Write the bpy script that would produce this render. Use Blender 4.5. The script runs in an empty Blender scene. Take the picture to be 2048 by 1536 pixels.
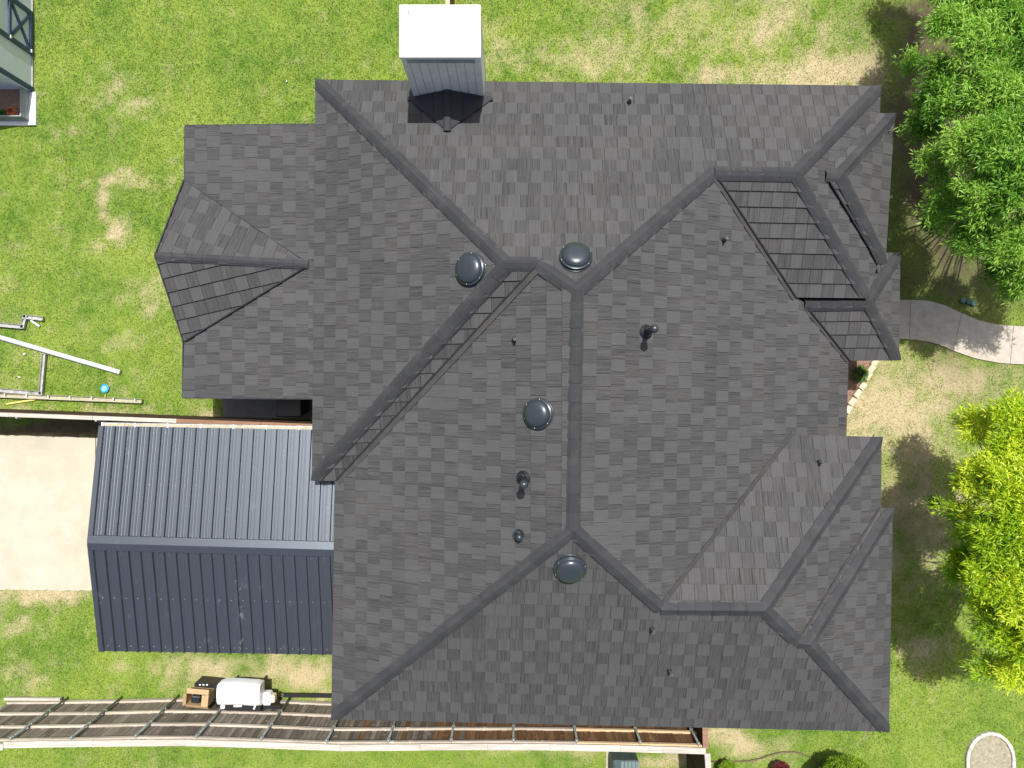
import bpy, math, random
import numpy as np
from mathutils import Vector, Matrix

# ------------------------------------------------------------------ camera, sky, sun, exposure
scene = bpy.context.scene
col = scene.collection
H, F = 20.9, 1420.0                      # drone height above the lawn, focal length in photo pixels
cam = bpy.data.cameras.new('camera'); cam.sensor_width = 36.0; cam.lens = F / 2048 * 36.0
cam.clip_start = 0.1; cam.clip_end = 2000
camo = bpy.data.objects.new('camera', cam); camo.location = (0, 0, H); col.objects.link(camo)
scene.camera = camo

SUN = Vector((0.055, 0.37, 1.0)).normalized()
world = bpy.data.worlds.new('World'); scene.world = world; world.use_nodes = True
wn = world.node_tree.nodes; wl = world.node_tree.links
sky = wn.new('ShaderNodeTexSky'); sky.sky_type = 'NISHITA'; sky.sun_disc = False; sky.dust_density = 4.0; sky.ozone_density = 0.4
sky.sun_elevation = math.asin(SUN.z); sky.sun_rotation = math.atan2(SUN.x, SUN.y)
wn['Background'].inputs[1].default_value = 0.10
wl.new(sky.outputs[0], wn['Background'].inputs[0])
sl = bpy.data.lights.new('sun', 'SUN'); sl.energy = 4.2; sl.angle = math.radians(0.53); sl.color = (1.0, 0.97, 0.92)
so = bpy.data.objects.new('sun', sl); so.rotation_euler = SUN.to_track_quat('Z', 'Y').to_euler(); so.location = (0, 20, 40)
col.objects.link(so)
vs = scene.view_settings
vs.view_transform = 'Standard'; vs.look = 'None'; vs.gamma = 1.0; vs.use_curve_mapping = False; vs.exposure = 0.40
scene.cycles.max_bounces = 6

rng = random.Random(7)
nrg = np.random.default_rng(11)

# ------------------------------------------------------------------ helpers
def W(px, py, z=0.0):
    """photo pixel seen at height z -> world point"""
    d = (H - z) / F
    return Vector(((px - 1024) * d, (768 - py) * d, z))

def tag(o, label=None, cat=None, group=None, kind=None):
    if label: o['label'] = label
    if cat: o['category'] = cat
    if group: o['group'] = group
    if kind: o['kind'] = kind
    return o

def empty(name, loc=(0, 0, 0)):
    o = bpy.data.objects.new(name, None); o.location = loc; o.empty_display_size = 0.3
    col.objects.link(o); return o

def link(name, me, parent=None):
    o = bpy.data.objects.new(name, me); col.objects.link(o)
    if parent is not None:
        o.parent = parent
        p = Vector((0, 0, 0)); q = parent
        while q is not None:
            p += q.location; q = q.parent
        o.location = -p                  # all meshes are written in world coordinates
    return o

class MB:
    def __init__(s): s.v = []; s.f = []; s.mi = []; s.uv = []; s.tone = []; s.rnd = []
    def face(s, pts, mi=0):
        b = len(s.v); s.v += [tuple(p) for p in pts]; s.f.append(tuple(range(b, b + len(pts)))); s.mi.append(mi)
    def add(s, v, f, mi=0):
        b = len(s.v); s.v += [tuple(p) for p in v]
        for q in f: s.f.append(tuple(i + b for i in q)); s.mi.append(mi)
    def box(s, c, size, M=None, mi=0, bev=0.0):
        x, y, z = size[0] / 2, size[1] / 2, size[2] / 2
        if bev <= 0:
            v = [Vector(p) for p in ((-x,-y,-z),(x,-y,-z),(x,y,-z),(-x,y,-z),(-x,-y,z),(x,-y,z),(x,y,z),(-x,y,z))]
            f = [(3,2,1,0),(4,5,6,7),(0,1,5,4),(1,2,6,5),(2,3,7,6),(3,0,4,7)]
        else:
            b = min(bev, x * .9, y * .9, z * .9); v = []
            for zz, k in ((-z, 0), (z - b, 0), (z, 1)):
                X, Y = x - b * k, y - b * k
                for (a, c2) in ((-X+b,-Y),(X-b,-Y),(X,-Y+b),(X,Y-b),(X-b,Y),(-X+b,Y),(-X,Y-b),(-X,-Y+b)): v.append(Vector((a, c2, zz)))
            f = [tuple(reversed(range(8))), tuple(range(16, 24))]
            for r in (0, 8):
                for i in range(8): j = (i + 1) % 8; f.append((r+i, r+j, r+8+j, r+8+i))
        c = Vector(c)
        v = [(M @ p if M else p) + c for p in v]
        s.add(v, f, mi)
    def bar(s, p0, p1, w, h, up=(0, 0, 1), mi=0, bev=0.0):
        p0, p1 = Vector(p0), Vector(p1); d = p1 - p0; L = d.length; d.normalize()
        u = Vector(up); sd = d.cross(u)
        if sd.length < 1e-4: sd = d.cross(Vector((0, 1, 0)))
        sd.normalize(); u = sd.cross(d)
        M = Matrix((d, -sd, u)).transposed()
        s.box((p0 + p1) / 2, (L, w, h), M, mi, bev)
    def tube(s, pts, rad, n=8, mi=0, cap=True):
        pts = [Vector(p) for p in pts]
        if not hasattr(rad, '__len__'): rad = [rad] * len(pts)
        b = len(s.v); ref = None
        for i, p in enumerate(pts):
            d = (pts[min(i+1, len(pts)-1)] - pts[max(i-1, 0)]).normalized()
            if ref is None: ref = d.orthogonal().normalized()
            ref = (ref - d * ref.dot(d)).normalized(); bi = d.cross(ref)
            for k in range(n):
                a = 2 * math.pi * k / n
                s.v.append(tuple(p + (ref * math.cos(a) + bi * math.sin(a)) * rad[i]))
        for i in range(len(pts) - 1):
            for k in range(n):
                k2 = (k + 1) % n
                s.f.append((b+i*n+k, b+i*n+k2, b+(i+1)*n+k2, b+(i+1)*n+k)); s.mi.append(mi)
        if cap:
            s.f.append(tuple(b + k for k in reversed(range(n)))); s.mi.append(mi)
            e = b + (len(pts) - 1) * n
            s.f.append(tuple(e + k for k in range(n))); s.mi.append(mi)
    def lathe(s, prof, n=24, M=None, c=(0, 0, 0), mi=0):
        b = len(s.v); c = Vector(c)
        for (r, z) in prof:
            for k in range(n):
                a = 2 * math.pi * k / n; p = Vector((r * math.cos(a), r * math.sin(a), z))
                s.v.append(tuple((M @ p if M else p) + c))
        for i in range(len(prof) - 1):
            for k in range(n):
                k2 = (k + 1) % n
                s.f.append((b+i*n+k, b+i*n+k2, b+(i+1)*n+k2, b+(i+1)*n+k)); s.mi.append(mi)
        s.f.append(tuple(b + (len(prof)-1)*n + k for k in range(n))); s.mi.append(mi)
    def prism(s, poly, z0, z1, mi=0):
        """flat plan outline (x, y), counter-clockwise, extruded"""
        n = len(poly)
        A = sum(poly[i][0]*poly[(i+1)%n][1] - poly[(i+1)%n][0]*poly[i][1] for i in range(n))
        if A < 0: poly = poly[::-1]
        v = [(p[0], p[1], z0) for p in poly] + [(p[0], p[1], z1) for p in poly]
        f = [tuple(reversed(range(n))), tuple(range(n, 2*n))]
        for i in range(n): j = (i+1) % n; f.append((i, j, n+j, n+i))
        s.add(v, f, mi)
    def build(s, name, mats, parent=None, smooth=False):
        me = bpy.data.meshes.new(name); me.from_pydata(s.v, [], s.f)
        if not isinstance(mats, (list, tuple)): mats = [mats]
        for m in mats: me.materials.append(m)
        if len(mats) > 1: me.polygons.foreach_set('material_index', s.mi)
        if smooth: me.polygons.foreach_set('use_smooth', [True] * len(s.f))
        if s.uv:
            uvl = me.uv_layers.new(name='st'); uvl.data.foreach_set('uv', np.array(s.uv, 'f').ravel())
            at = me.attributes.new('tone', 'FLOAT', 'FACE'); at.data.foreach_set('value', np.array(s.tone, 'f'))
        me.update(); return link(name, me, parent)

# ------------------------------------------------------------------ materials
def mat(name):
    m = bpy.data.materials.new(name); m.use_nodes = True
    n = m.node_tree.nodes; return m, n, m.node_tree.links, n['Principled BSDF']
def N(n, t, **k):
    x = n.new(t)
    for a, b in k.items(): setattr(x, a, b)
    return x
def mixc(n, l, fac, a, b, blend='MIX'):
    x = N(n, 'ShaderNodeMix', data_type='RGBA', blend_type=blend)
    for s, v in ((x.inputs[0], fac), (x.inputs[6], a), (x.inputs[7], b)):
        if hasattr(v, 'links') or isinstance(v, bpy.types.NodeSocket): l.new(v, s)
        else: s.default_value = v if not isinstance(v, tuple) or len(v) == 4 else (*v, 1)
    return x.outputs[2]
def math_(n, l, op, a, b=None):
    x = N(n, 'ShaderNodeMath', operation=op)
    for s, v in zip(x.inputs, (a, b)):
        if v is None: continue
        if isinstance(v, bpy.types.NodeSocket): l.new(v, s)
        else: s.default_value = v
    return x.outputs[0]
def ramp(n, l, src, stops):
    x = N(n, 'ShaderNodeValToRGB'); cr = x.color_ramp
    while len(cr.elements) < len(stops): cr.elements.new(0.5)
    for e, (p, c) in zip(cr.elements, stops):
        e.position = p; e.color = (c, c, c, 1) if not hasattr(c, '__len__') else (*c, 1)
    l.new(src, x.inputs[0]); return x.outputs[0]
def noise(n, l, scale, detail=4, rough=.6, vec=None, dist=0):
    x = N(n, 'ShaderNodeTexNoise'); x.inputs['Scale'].default_value = scale; x.inputs['Detail'].default_value = detail
    x.inputs['Roughness'].default_value = rough; x.inputs['Distortion'].default_value = dist
    if vec is not None: l.new(vec, x.inputs['Vector'])
    return x.outputs[0]
def worldpos(n): return N(n, 'ShaderNodeNewGeometry').outputs['Position']
def mapped(n, l, vec, sc, rot=(0, 0, 0)):
    x = N(n, 'ShaderNodeMapping'); x.inputs['Scale'].default_value = sc; x.inputs['Rotation'].default_value = rot
    l.new(vec, x.inputs['Vector']); return x.outputs[0]
def bump(n, l, h, strength, dist, bs):
    x = N(n, 'ShaderNodeBump'); x.inputs['Strength'].default_value = strength; x.inputs['Distance'].default_value = dist
    l.new(h, x.inputs['Height']); l.new(x.outputs[0], bs.inputs['Normal'])

def simple(name, c, rough=.6, metal=0.0, var=.25, sc=6.0, bmp=0.0, coat=0.0, dirt=None, spec=.5):
    m, n, l, b = mat(name)
    nz = noise(n, l, sc, 5, .65, worldpos(n))
    lo = tuple(x * (1 - var) for x in c); hi = tuple(min(1, x * (1 + var)) for x in c)
    cc = mixc(n, l, ramp(n, l, nz, [(.3, 0.0), (.7, 1.0)]), lo, hi)
    if dirt:
        d = noise(n, l, sc * .35, 6, .7, worldpos(n))
        cc = mixc(n, l, ramp(n, l, d, [(.52, 0.0), (.72, .8)]), cc, dirt)
    l.new(cc, b.inputs['Base Color']); b.inputs['Roughness'].default_value = rough; b.inputs['Metallic'].default_value = metal
    b.inputs['Coat Weight'].default_value = coat; b.inputs['Specular IOR Level'].default_value = spec
    if bmp: bump(n, l, noise(n, l, sc * 8, 3, .6, worldpos(n)), bmp, .01, b)
    return m

# stone-coated steel shingle: plain pale tabs and combed dark tabs
def shingle_material():
    m, n, l, b = mat('stone_coated_shingle')
    uv = N(n, 'ShaderNodeUVMap', uv_map='st').outputs[0]
    tone = N(n, 'ShaderNodeAttribute', attribute_name='tone').outputs['Fac']
    wp = worldpos(n)
    base = mixc(n, l, tone, (.0490, .0490, .0500), (.0700, .0702, .0718))
    st = noise(n, l, 1.0, 4, .62, mapped(n, l, uv, (44, 1.1, 1)))
    st2 = noise(n, l, 1.0, 2, .5, mapped(n, l, uv, (11, .6, 1)))
    streak = mixc(n, l, .12, ramp(n, l, st, [(.36, .48), (.45, .92), (.56, 1.08), (.68, 1.6)]), ramp(n, l, st2, [(.35, .55), (.65, 1.45)]))
    amp = math_(n, l, 'SUBTRACT', 1.0, math_(n, l, 'MULTIPLY', tone, .80))
    base = mixc(n, l, amp, base, mixc(n, l, 1.0, base, streak, 'MULTIPLY'))
    gr = noise(n, l, 160, 2, .7, wp)
    base = mixc(n, l, .6, base, mixc(n, l, 1.0, base, ramp(n, l, gr, [(.3, .55), (.7, 1.5)]), 'MULTIPLY'))
    wz = noise(n, l, .55, 5, .62, wp)                       # dusty brownish weathering
    dust = mixc(n, l, 1.0, ramp(n, l, wz, [(.46, 0.0), (.70, .48)]), amp, 'MULTIPLY')
    base = mixc(n, l, dust, base, mixc(n, l, 1.0, base, (1.7, 1.56, 1.42), 'MULTIPLY'))
    sp = noise(n, l, 34, 2, .5, wp)
    base = mixc(n, l, ramp(n, l, sp, [(.735, 0.0), (.76, .30)]), base, (.30, .29, .27))
    l.new(base, b.inputs['Base Color']); b.inputs['Roughness'].default_value = .82; b.inputs['Specular IOR Level'].default_value = .3
    bump(n, l, st, .55, .012, b)
    return m
M_SH = shingle_material()
def cap_material():
    m, n, l, b = mat('ridge_cap_steel')
    wp = worldpos(n); rn = N(n, 'ShaderNodeObjectInfo').outputs['Random']
    c = mixc(n, l, rn, (.033, .0345, .0385), (.041, .0425, .047))
    gr = noise(n, l, 130, 2, .7, wp)
    c = mixc(n, l, .5, c, mixc(n, l, 1.0, c, ramp(n, l, gr, [(.3, .6), (.7, 1.45)]), 'MULTIPLY'))
    c = mixc(n, l, ramp(n, l, noise(n, l, 2.2, 5, .65, wp), [(.5, 0.0), (.75, .5)]), c, (.080, .078, .076))
    l.new(c, b.inputs['Base Color']); b.inputs['Roughness'].default_value = .8; b.inputs['Specular IOR Level'].default_value = .3
    return m
M_CAP = cap_material()
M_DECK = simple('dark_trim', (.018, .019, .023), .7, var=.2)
M_FLASH = simple('valley_flashing_metal', (.043, .042, .040), .8, .0, .25, 3, dirt=(.062, .056, .047))
M_WALL = simple('brick_wall', (.26, .17, .12), .85, var=.3, sc=9, bmp=.4)
M_WHITE = simple('white_paint', (.80, .80, .79), .5, var=.03, sc=3)
M_CAPW = simple('white_chimney_cap', (.86, .86, .85), .4, var=.03, sc=3)
M_SIDING = simple('pale_grey_siding', (.84, .80, .75), .7, var=.10, sc=4, bmp=.2, dirt=(.72, .68, .63))
M_FLASHL = simple('galvanised_flashing', (.44, .49, .53), .35, .6, .12, 5)
M_VENT = simple('vent_dark_steel', (.045, .056, .066), .30, .35, .08, 3, coat=.15)
M_BLACK = simple('black_plastic', (.012, .013, .015), .45, var=.2)
M_SCREW = simple('bright_screw', (.75, .76, .76), .4, .3, .05)
M_PIPE = simple('pipe_grey_plastic', (.12, .125, .13), .5, var=.1)
M_CONC_D = simple('driveway_concrete', (.465, .425, .33), .85, var=.10, sc=1.4, bmp=.25, dirt=(.37, .33, .25))
M_CONC_P = simple('sidewalk_concrete', (.44, .395, .33), .9, var=.16, sc=5, bmp=.4, dirt=(.38, .31, .24))
M_CONC_W = simple('whitewashed_concrete', (.82, .82, .80), .8, var=.06, sc=4)
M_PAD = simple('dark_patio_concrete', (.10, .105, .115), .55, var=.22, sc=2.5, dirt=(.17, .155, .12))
M_STONE = simple('tan_limestone', (.62, .50, .37), .9, var=.16, sc=7, bmp=.5)
M_RING = simple('white_edging_stone', (.55, .51, .46), .9, var=.3, sc=8, bmp=.5)
M_GUT_W = simple('white_gutter_aluminium', (.60, .65, .72), .35, .25, .12, 4)
M_GUT_D = simple('soiled_gutter_aluminium', (.42, .42, .41), .5, .2, .3, 9, dirt=(.16, .14, .11))
M_GUT_T = simple('tan_gutter_aluminium', (.42, .40, .27), .45, .2, .25, 9, dirt=(.60, .58, .50))
M_CARD = simple('cardboard', (.43, .30, .16), .9, var=.12, sc=8)
M_POST = simple('galvanised_post', (.24, .27, .255), .5, .35, .25, 12)
M_WHTPL = simple('white_plastic', (.80, .82, .85), .4, var=.03, coat=.2)
M_BLUE = simple('blue_plastic', (.02, .30, .50), .4, var=.1)
M_BLUE2 = simple('light_blue_plastic', (.25, .58, .72), .4, var=.1)
M_STICK = simple('yellow_lath', (.62, .50, .16), .7, var=.1)
M_GREENBOX = simple('grey_green_cabinet_paint', (.135, .185, .185), .5, var=.1)
M_GREENLID = simple('green_valve_lid', (.045, .11, .085), .6, var=.15)
M_HOSE = simple('brown_hose', (.12, .075, .045), .6, var=.2)
M_SHEDW = simple('shed_pale_paint', (.72, .74, .80), .7, var=.06, sc=4)
M_SHEDT = simple('shed_blue_trim', (.032, .062, .12), .5, var=.12)
M_SHEDR = simple('shed_roof_metal', (.20, .22, .24), .5, .3, .1)
M_PLANTER = simple('planter_grey_board', (.27, .28, .30), .7, var=.12, sc=6)
M_BARK = simple('tree_bark', (.16, .12, .09), .95, var=.35, sc=14, bmp=.6)
M_CARFR = simple('carport_steel_frame', (.10, .11, .12), .5, .4, .1)
M_MULCH = simple('bark_mulch', (.25, .16, .11), .95, var=.55, sc=30, bmp=.8, dirt=(.12, .08, .06))
M_DIRT = simple('bed_soil', (.31, .28, .20), .95, var=.35, sc=9, bmp=.7, dirt=(.15, .20, .07))
M_LEAFLIT = simple('dry_leaf_litter', (.40, .20, .07), .9, var=.4, sc=40)

def wood(name, c1, c2, dark, along='X'):
    m, n, l, b = mat(name)
    wp = worldpos(n); rn = N(n, 'ShaderNodeObjectInfo').outputs['Random']
    off = N(n, 'ShaderNodeVectorMath', operation='ADD'); l.new(wp, off.inputs[0])
    cx = N(n, 'ShaderNodeCombineXYZ')
    for k in range(3): l.new(math_(n, l, 'MULTIPLY', rn, 7.0 + 5 * k), cx.inputs[k])
    l.new(cx.outputs[0], off.inputs[1])
    sc = {'Z': (26, 26, 1.3), 'X': (1.3, 26, 26), 'Y': (26, 1.3, 26)}[along]
    g = noise(n, l, 1.0, 5, .65, mapped(n, l, off.outputs[0], sc), .4)
    c = mixc(n, l, rn, c1, c2)
    c = mixc(n, l, ramp(n, l, g, [(.35, .75), (.62, 0.0)]), c, dark)
    kn = noise(n, l, 5.5, 2, .5, off.outputs[0])
    c = mixc(n, l, ramp(n, l, kn, [(.66, 0.0), (.72, .45)]), c, tuple(min(1, x * 1.9) for x in c2))
    l.new(c, b.inputs['Base Color']); b.inputs['Roughness'].default_value = .9; b.inputs['Specular IOR Level'].default_value = .25
    bump(n, l, g, .5, .01, b); return m
M_PICK_G = wood('weathered_picket', (.125, .106, .086), (.33, .285, .23), (.06, .051, .042), 'Z')
M_PICK_B = wood('stained_picket', (.14, .075, .034), (.28, .16, .080), (.075, .040, .019), 'Z')
M_PICK_R = wood('red_brown_picket', (.065, .036, .022), (.105, .060, .038), (.028, .016, .010), 'Z')
M_RAIL = wood('weathered_rail', (.46, .41, .34), (.58, .52, .43), (.26, .22, .18), 'X')
M_RAIL_N = wood('new_rail', (.60, .43, .26), (.68, .52, .33), (.42, .28, .15), 'X')
M_TOP = wood('pale_cap_board', (.50, .46, .40), (.60, .55, .48), (.30, .27, .23), 'X')
M_TOP_B = wood('brown_cap_board', (.25, .145, .095), (.32, .19, .125), (.17, .10, .065), 'X')

def leaf_material(name, c1, c2, c3):
    m, n, l, b = mat(name)
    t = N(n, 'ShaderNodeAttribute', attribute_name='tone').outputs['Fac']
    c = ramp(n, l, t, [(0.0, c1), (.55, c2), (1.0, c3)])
    l.new(c, b.inputs['Base Color']); b.inputs['Roughness'].default_value = .45; b.inputs['Specular IOR Level'].default_value = .35
    tr = N(n, 'ShaderNodeBsdfTranslucent'); l.new(mixc(n, l, 1.0, c, (1.25, 1.35, .55), 'MULTIPLY'), tr.inputs[0])
    mx = N(n, 'ShaderNodeMixShader'); mx.inputs[0].default_value = .26
    l.new(b.outputs[0], mx.inputs[1]); l.new(tr.outputs[0], mx.inputs[2]); l.new(mx.outputs[0], n['Material Output'].inputs[0])
    return m
M_LEAF1 = leaf_material('green_willow_leaf', (.030, .115, .010), (.115, .29, .020), (.29, .49, .065))
M_LEAF2 = leaf_material('yellow_green_leaf', (.10, .25, .006), (.32, .49, .010), (.58, .67, .034))
M_LEAFB = leaf_material('bush_leaf', (.06, .14, .008), (.17, .30, .012), (.33, .44, .03))
M_LEAFD = leaf_material('dark_shrub_leaf', (.025, .075, .010), (.06, .16, .018), (.14, .26, .03))
M_LEAFR = leaf_material('red_shrub_leaf', (.07, .012, .016), (.15, .030, .035), (.26, .08, .06))
M_FLOW = leaf_material('orange_bloom', (.45, .10, .03), (.65, .20, .08), (.75, .38, .16))

# ------------------------------------------------------------------ ground
def vnoise(x, y, s, seed):
    g = np.random.default_rng(seed).random((256, 256))
    x = x * s + 1000.3; y = y * s + 1000.7
    xi = np.floor(x).astype(int); yi = np.floor(y).astype(int); fx = x - xi; fy = y - yi
    fx = fx * fx * (3 - 2 * fx); fy = fy * fy * (3 - 2 * fy)
    a = g[xi % 256, yi % 256]; b = g[(xi + 1) % 256, yi % 256]; c = g[xi % 256, (yi + 1) % 256]; d = g[(xi + 1) % 256, (yi + 1) % 256]
    return (a * (1 - fx) + b * fx) * (1 - fy) + (c * (1 - fx) + d * fx) * fy
def fbm(x, y, s, seed, o=4):
    t = 0; w = 0; a = 1
    for k in range(o): t = t + a * vnoise(x, y, s * 2 ** k, seed + k); w += a; a *= .55
    return t / w
# dry patches in the turf: photo px, py, radius x, radius y, strength
DRY = [(238,352,56,13,.95),(205,392,13,38,.62),(240,463,23,19,1.25),(206,432,12,14,.75),(292,214,44,18,.5),(146,275,13,14,.65),(240,160,45,30,.35),(345,352,14,28,.6),
       (105,272,10,20,.5),(285,622,16,14,.5),(265,680,34,24,.5),(220,706,22,14,.5),(300,575,30,60,.3),(210,505,12,10,.5),(60,740,200,70,.12),
       (1640,150,150,48,.9),(1500,150,140,26,.65),(1400,40,120,40,.45),(1330,60,160,60,.40),(1560,60,180,70,.50),(1140,110,160,50,.38),(980,90,40,60,.3),(1250,140,120,40,.35),
       (1780,810,130,100,.98),(1900,760,120,45,.75),(1730,900,40,60,.8),(1850,1000,110,170,.68),(1780,1120,60,120,.7),(1850,1290,70,40,.5),(1700,1490,30,14,.2),
       (1480,1490,75,26,.95),(1440,1470,40,20,.85),(1330,1525,60,20,.8),(1050,1515,120,15,.35),(1160,1515,60,15,.4),(400,1525,140,14,.3),
       (100,1197,130,20,1.0),(30,1240,60,22,.55),(480,1360,150,40,.62),(600,1340,70,40,1.0),(560,1320,60,24,.8),(650,1380,24,30,.8),(40,1350,50,28,.5),(250,1350,40,20,.35),
       (100,866,170,14,.9),(430,835,20,14,.9),(40,805,60,12,.4),(240,822,120,10,.45)]
SOIL = [(90,848,190,15,1.3),(330,852,120,14,1.2),(1920,300,150,330,1.25),(1830,140,60,190,1.1),(1850,20,110,40,1.2),(1800,560,60,60,.8),(1960,600,130,60,.55),(1850,690,110,40,.35),(1830,960,70,80,.35),(1800,1060,60,70,.4)]
def field(L, x, y):
    px = x * F / H + 1024; py = 768 - y * F / H; m = np.zeros_like(x)
    for (cx, cy, rx, ry, s) in L:
        q = ((px - cx) / rx) ** 2 + ((py - cy) / ry) ** 2
        m = np.maximum(m, s * np.exp(-q * .8))
    return m
def ground_masks(x, y):
    wx = x + (fbm(x, y, .9, 5) - .5) * 1.1; wy = y + (fbm(x, y, .9, 25) - .5) * 1.1
    n1 = fbm(x, y, 1.3, 40, 5); n2 = fbm(x, y, 4.0, 60, 4)
    d = field(DRY, wx, wy) * (.45 + 1.1 * n1) + (n2 - .5) * .85 + (n1 - .5) * .5
    s = field(SOIL, wx, wy) * (.5 + 1.0 * n1) + (n2 - .5) * .25
    return np.clip(d * 1.35 - .16, 0, 1), np.clip(s * 1.3 - .18, 0, 1)

def lawn_material(blade):
    m, n, l, b = mat('grass_blade' if blade else 'lawn_turf')
    wp = worldpos(n)
    A = lambda k: N(n, 'ShaderNodeAttribute', attribute_name=k).outputs['Fac']
    dry, soil = A('dry'), A('soil')
    big = noise(n, l, .45, 4, .6, wp); mid = noise(n, l, 2.6, 4, .62, wp)
    g = mixc(n, l, ramp(n, l, big, [(.40, 0.0), (.60, 1.0)]), (.094, .180, .020), (.180, .258, .036))
    g = mixc(n, l, ramp(n, l, mid, [(.35, 0.0), (.68, .55)]), g, (.235, .300, .065))
    straw = mixc(n, l, noise(n, l, 5, 3, .6, wp), (.33, .285, .15), (.50, .42, .26))
    c = mixc(n, l, dry, g, straw)
    c = mixc(n, l, soil, c, mixc(n, l, noise(n, l, 7, 4, .65, wp), (.060, .050, .030), (.135, .108, .065)))
    if blade:
        r = A('rnd')
        c = mixc(n, l, 1.0, c, ramp(n, l, r, [(0.0, .80), (.5, 1.05), (.94, 1.35), (1.0, 1.8)]), 'MULTIPLY')
        l.new(c, b.inputs['Base Color']); b.inputs['Roughness'].default_value = .6; b.inputs['Specular IOR Level'].default_value = .2
        tr = N(n, 'ShaderNodeBsdfTranslucent'); l.new(c, tr.inputs[0])
        mx = N(n, 'ShaderNodeMixShader'); mx.inputs[0].default_value = .10
        l.new(b.outputs[0], mx.inputs[1]); l.new(tr.outputs[0], mx.inputs[2]); l.new(mx.outputs[0], n['Material Output'].inputs[0])
    else:
        f = noise(n, l, 60, 3, .7, wp)
        c = mixc(n, l, .45, c, mixc(n, l, 1.0, c, ramp(n, l, f, [(.3, .75), (.7, 1.35)]), 'MULTIPLY'))
        l.new(c, b.inputs['Base Color']); b.inputs['Roughness'].default_value = .95; b.inputs['Specular IOR Level'].default_value = .1
        bump(n, l, f, .4, .02, b)
    return m
M_LAWN, M_BLADE = lawn_material(False), lawn_material(True)

def make_ground():
    xs = np.concatenate([[-600, -200, -80, -40, -24], np.arange(-18, 18.01, .14), [24, 40, 80, 200, 600]])
    ys = np.concatenate([[-600, -200, -80, -40, -20], np.arange(-14, 14.01, .14), [20, 40, 80, 200, 600]])
    X, Y = np.meshgrid(xs, ys); nx, ny = len(xs), len(ys)
    d, s = ground_masks(X.ravel(), Y.ravel())
    Z = (fbm(X, Y, .8, 90) - .5) * .03
    Z[np.abs(X) > 19] = 0; Z = Z - .03
    v = np.stack([X.ravel(), Y.ravel(), Z.ravel()], 1)
    i = np.arange((ny - 1) * (nx - 1)); r = i // (nx - 1); c = i % (nx - 1); a = r * nx + c
    f = np.stack([a, a + 1, a + nx + 1, a + nx], 1)
    me = bpy.data.meshes.new('lawn'); me.from_pydata(v.tolist(), [], f.tolist())
    for k, arr in (('dry', d), ('soil', s)):
        at = me.attributes.new(k, 'FLOAT', 'POINT'); at.data.foreach_set('value', arr.astype('f'))
    me.materials.append(M_LAWN); me.update()
    tag(link('lawn', me), 'green back lawn with straw coloured dry patches around the house', kind='structure')
make_ground()

def poly_in(poly, x, y):
    ins = np.zeros(x.shape, bool); n = len(poly)
    for i in range(n):
        x0, y0 = poly[i][0], poly[i][1]; x1, y1 = poly[(i+1) % n][0], poly[(i+1) % n][1]
        if y0 == y1: continue
        c = ((y0 > y) != (y1 > y)) & (x < (x1 - x0) * (y - y0) / (y1 - y0) + x0)
        ins ^= c
    return ins
def gp(L, z=0.0): return [tuple(W(a, b, z)[:2]) for a, b in L]

DRIVE = gp([(-160,866),(0,869),(200,876),(420,882),(700,892),(700,1195),(400,1188),(190,1182),(0,1178),(-160,1176)])
WALK_U = [(1700,606),(1797,600),(1850,600),(1890,611),(1922,626),(1960,642),(2000,650),(2048,653),(2120,652),(2180,648)]
WALK_L = [(1700,690),(1797,677),(1840,680),(1876,688),(1908,702),(1950,717),(2000,726),(2048,729),(2120,728),(2180,724)]
WALK = gp(WALK_U + WALK_L[::-1])
PAD = gp([(446,700),(640,700),(640,838),(446,834)])
BED = gp([(1660,700),(1752,712),(1748,724),(1736,752),(1722,774),(1708,796),(1694,822),(1660,835)])
RINGP = [W(1980 + 46 * math.cos(a), 1520 - 54 * math.sin(a)) for a in [math.pi * k / 22 for k in range(23)]] + [W(1934, 1640), W(2026, 1640)]
RING_IN = [(p.x, p.y) for p in RINGP[:23]] + [(RINGP[23].x, RINGP[23].y), (RINGP[24].x, RINGP[24].y)]
HOUSE_FP = [(-5, 7.3), (9, 7.2), (9, 3.2), (8.4, 3.2), (8.4, -1), (8.9, -1), (9.2, -8.4), (-4.2, -8.1), (-4.2, -2.8), (-5, -2.8)]
SHED = gp([(-300,-120),(65,-120),(65,250),(-300,250)])
CPATH = gp([(1212,1500),(1229,1500),(1229,1640),(1212,1640)])

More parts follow.
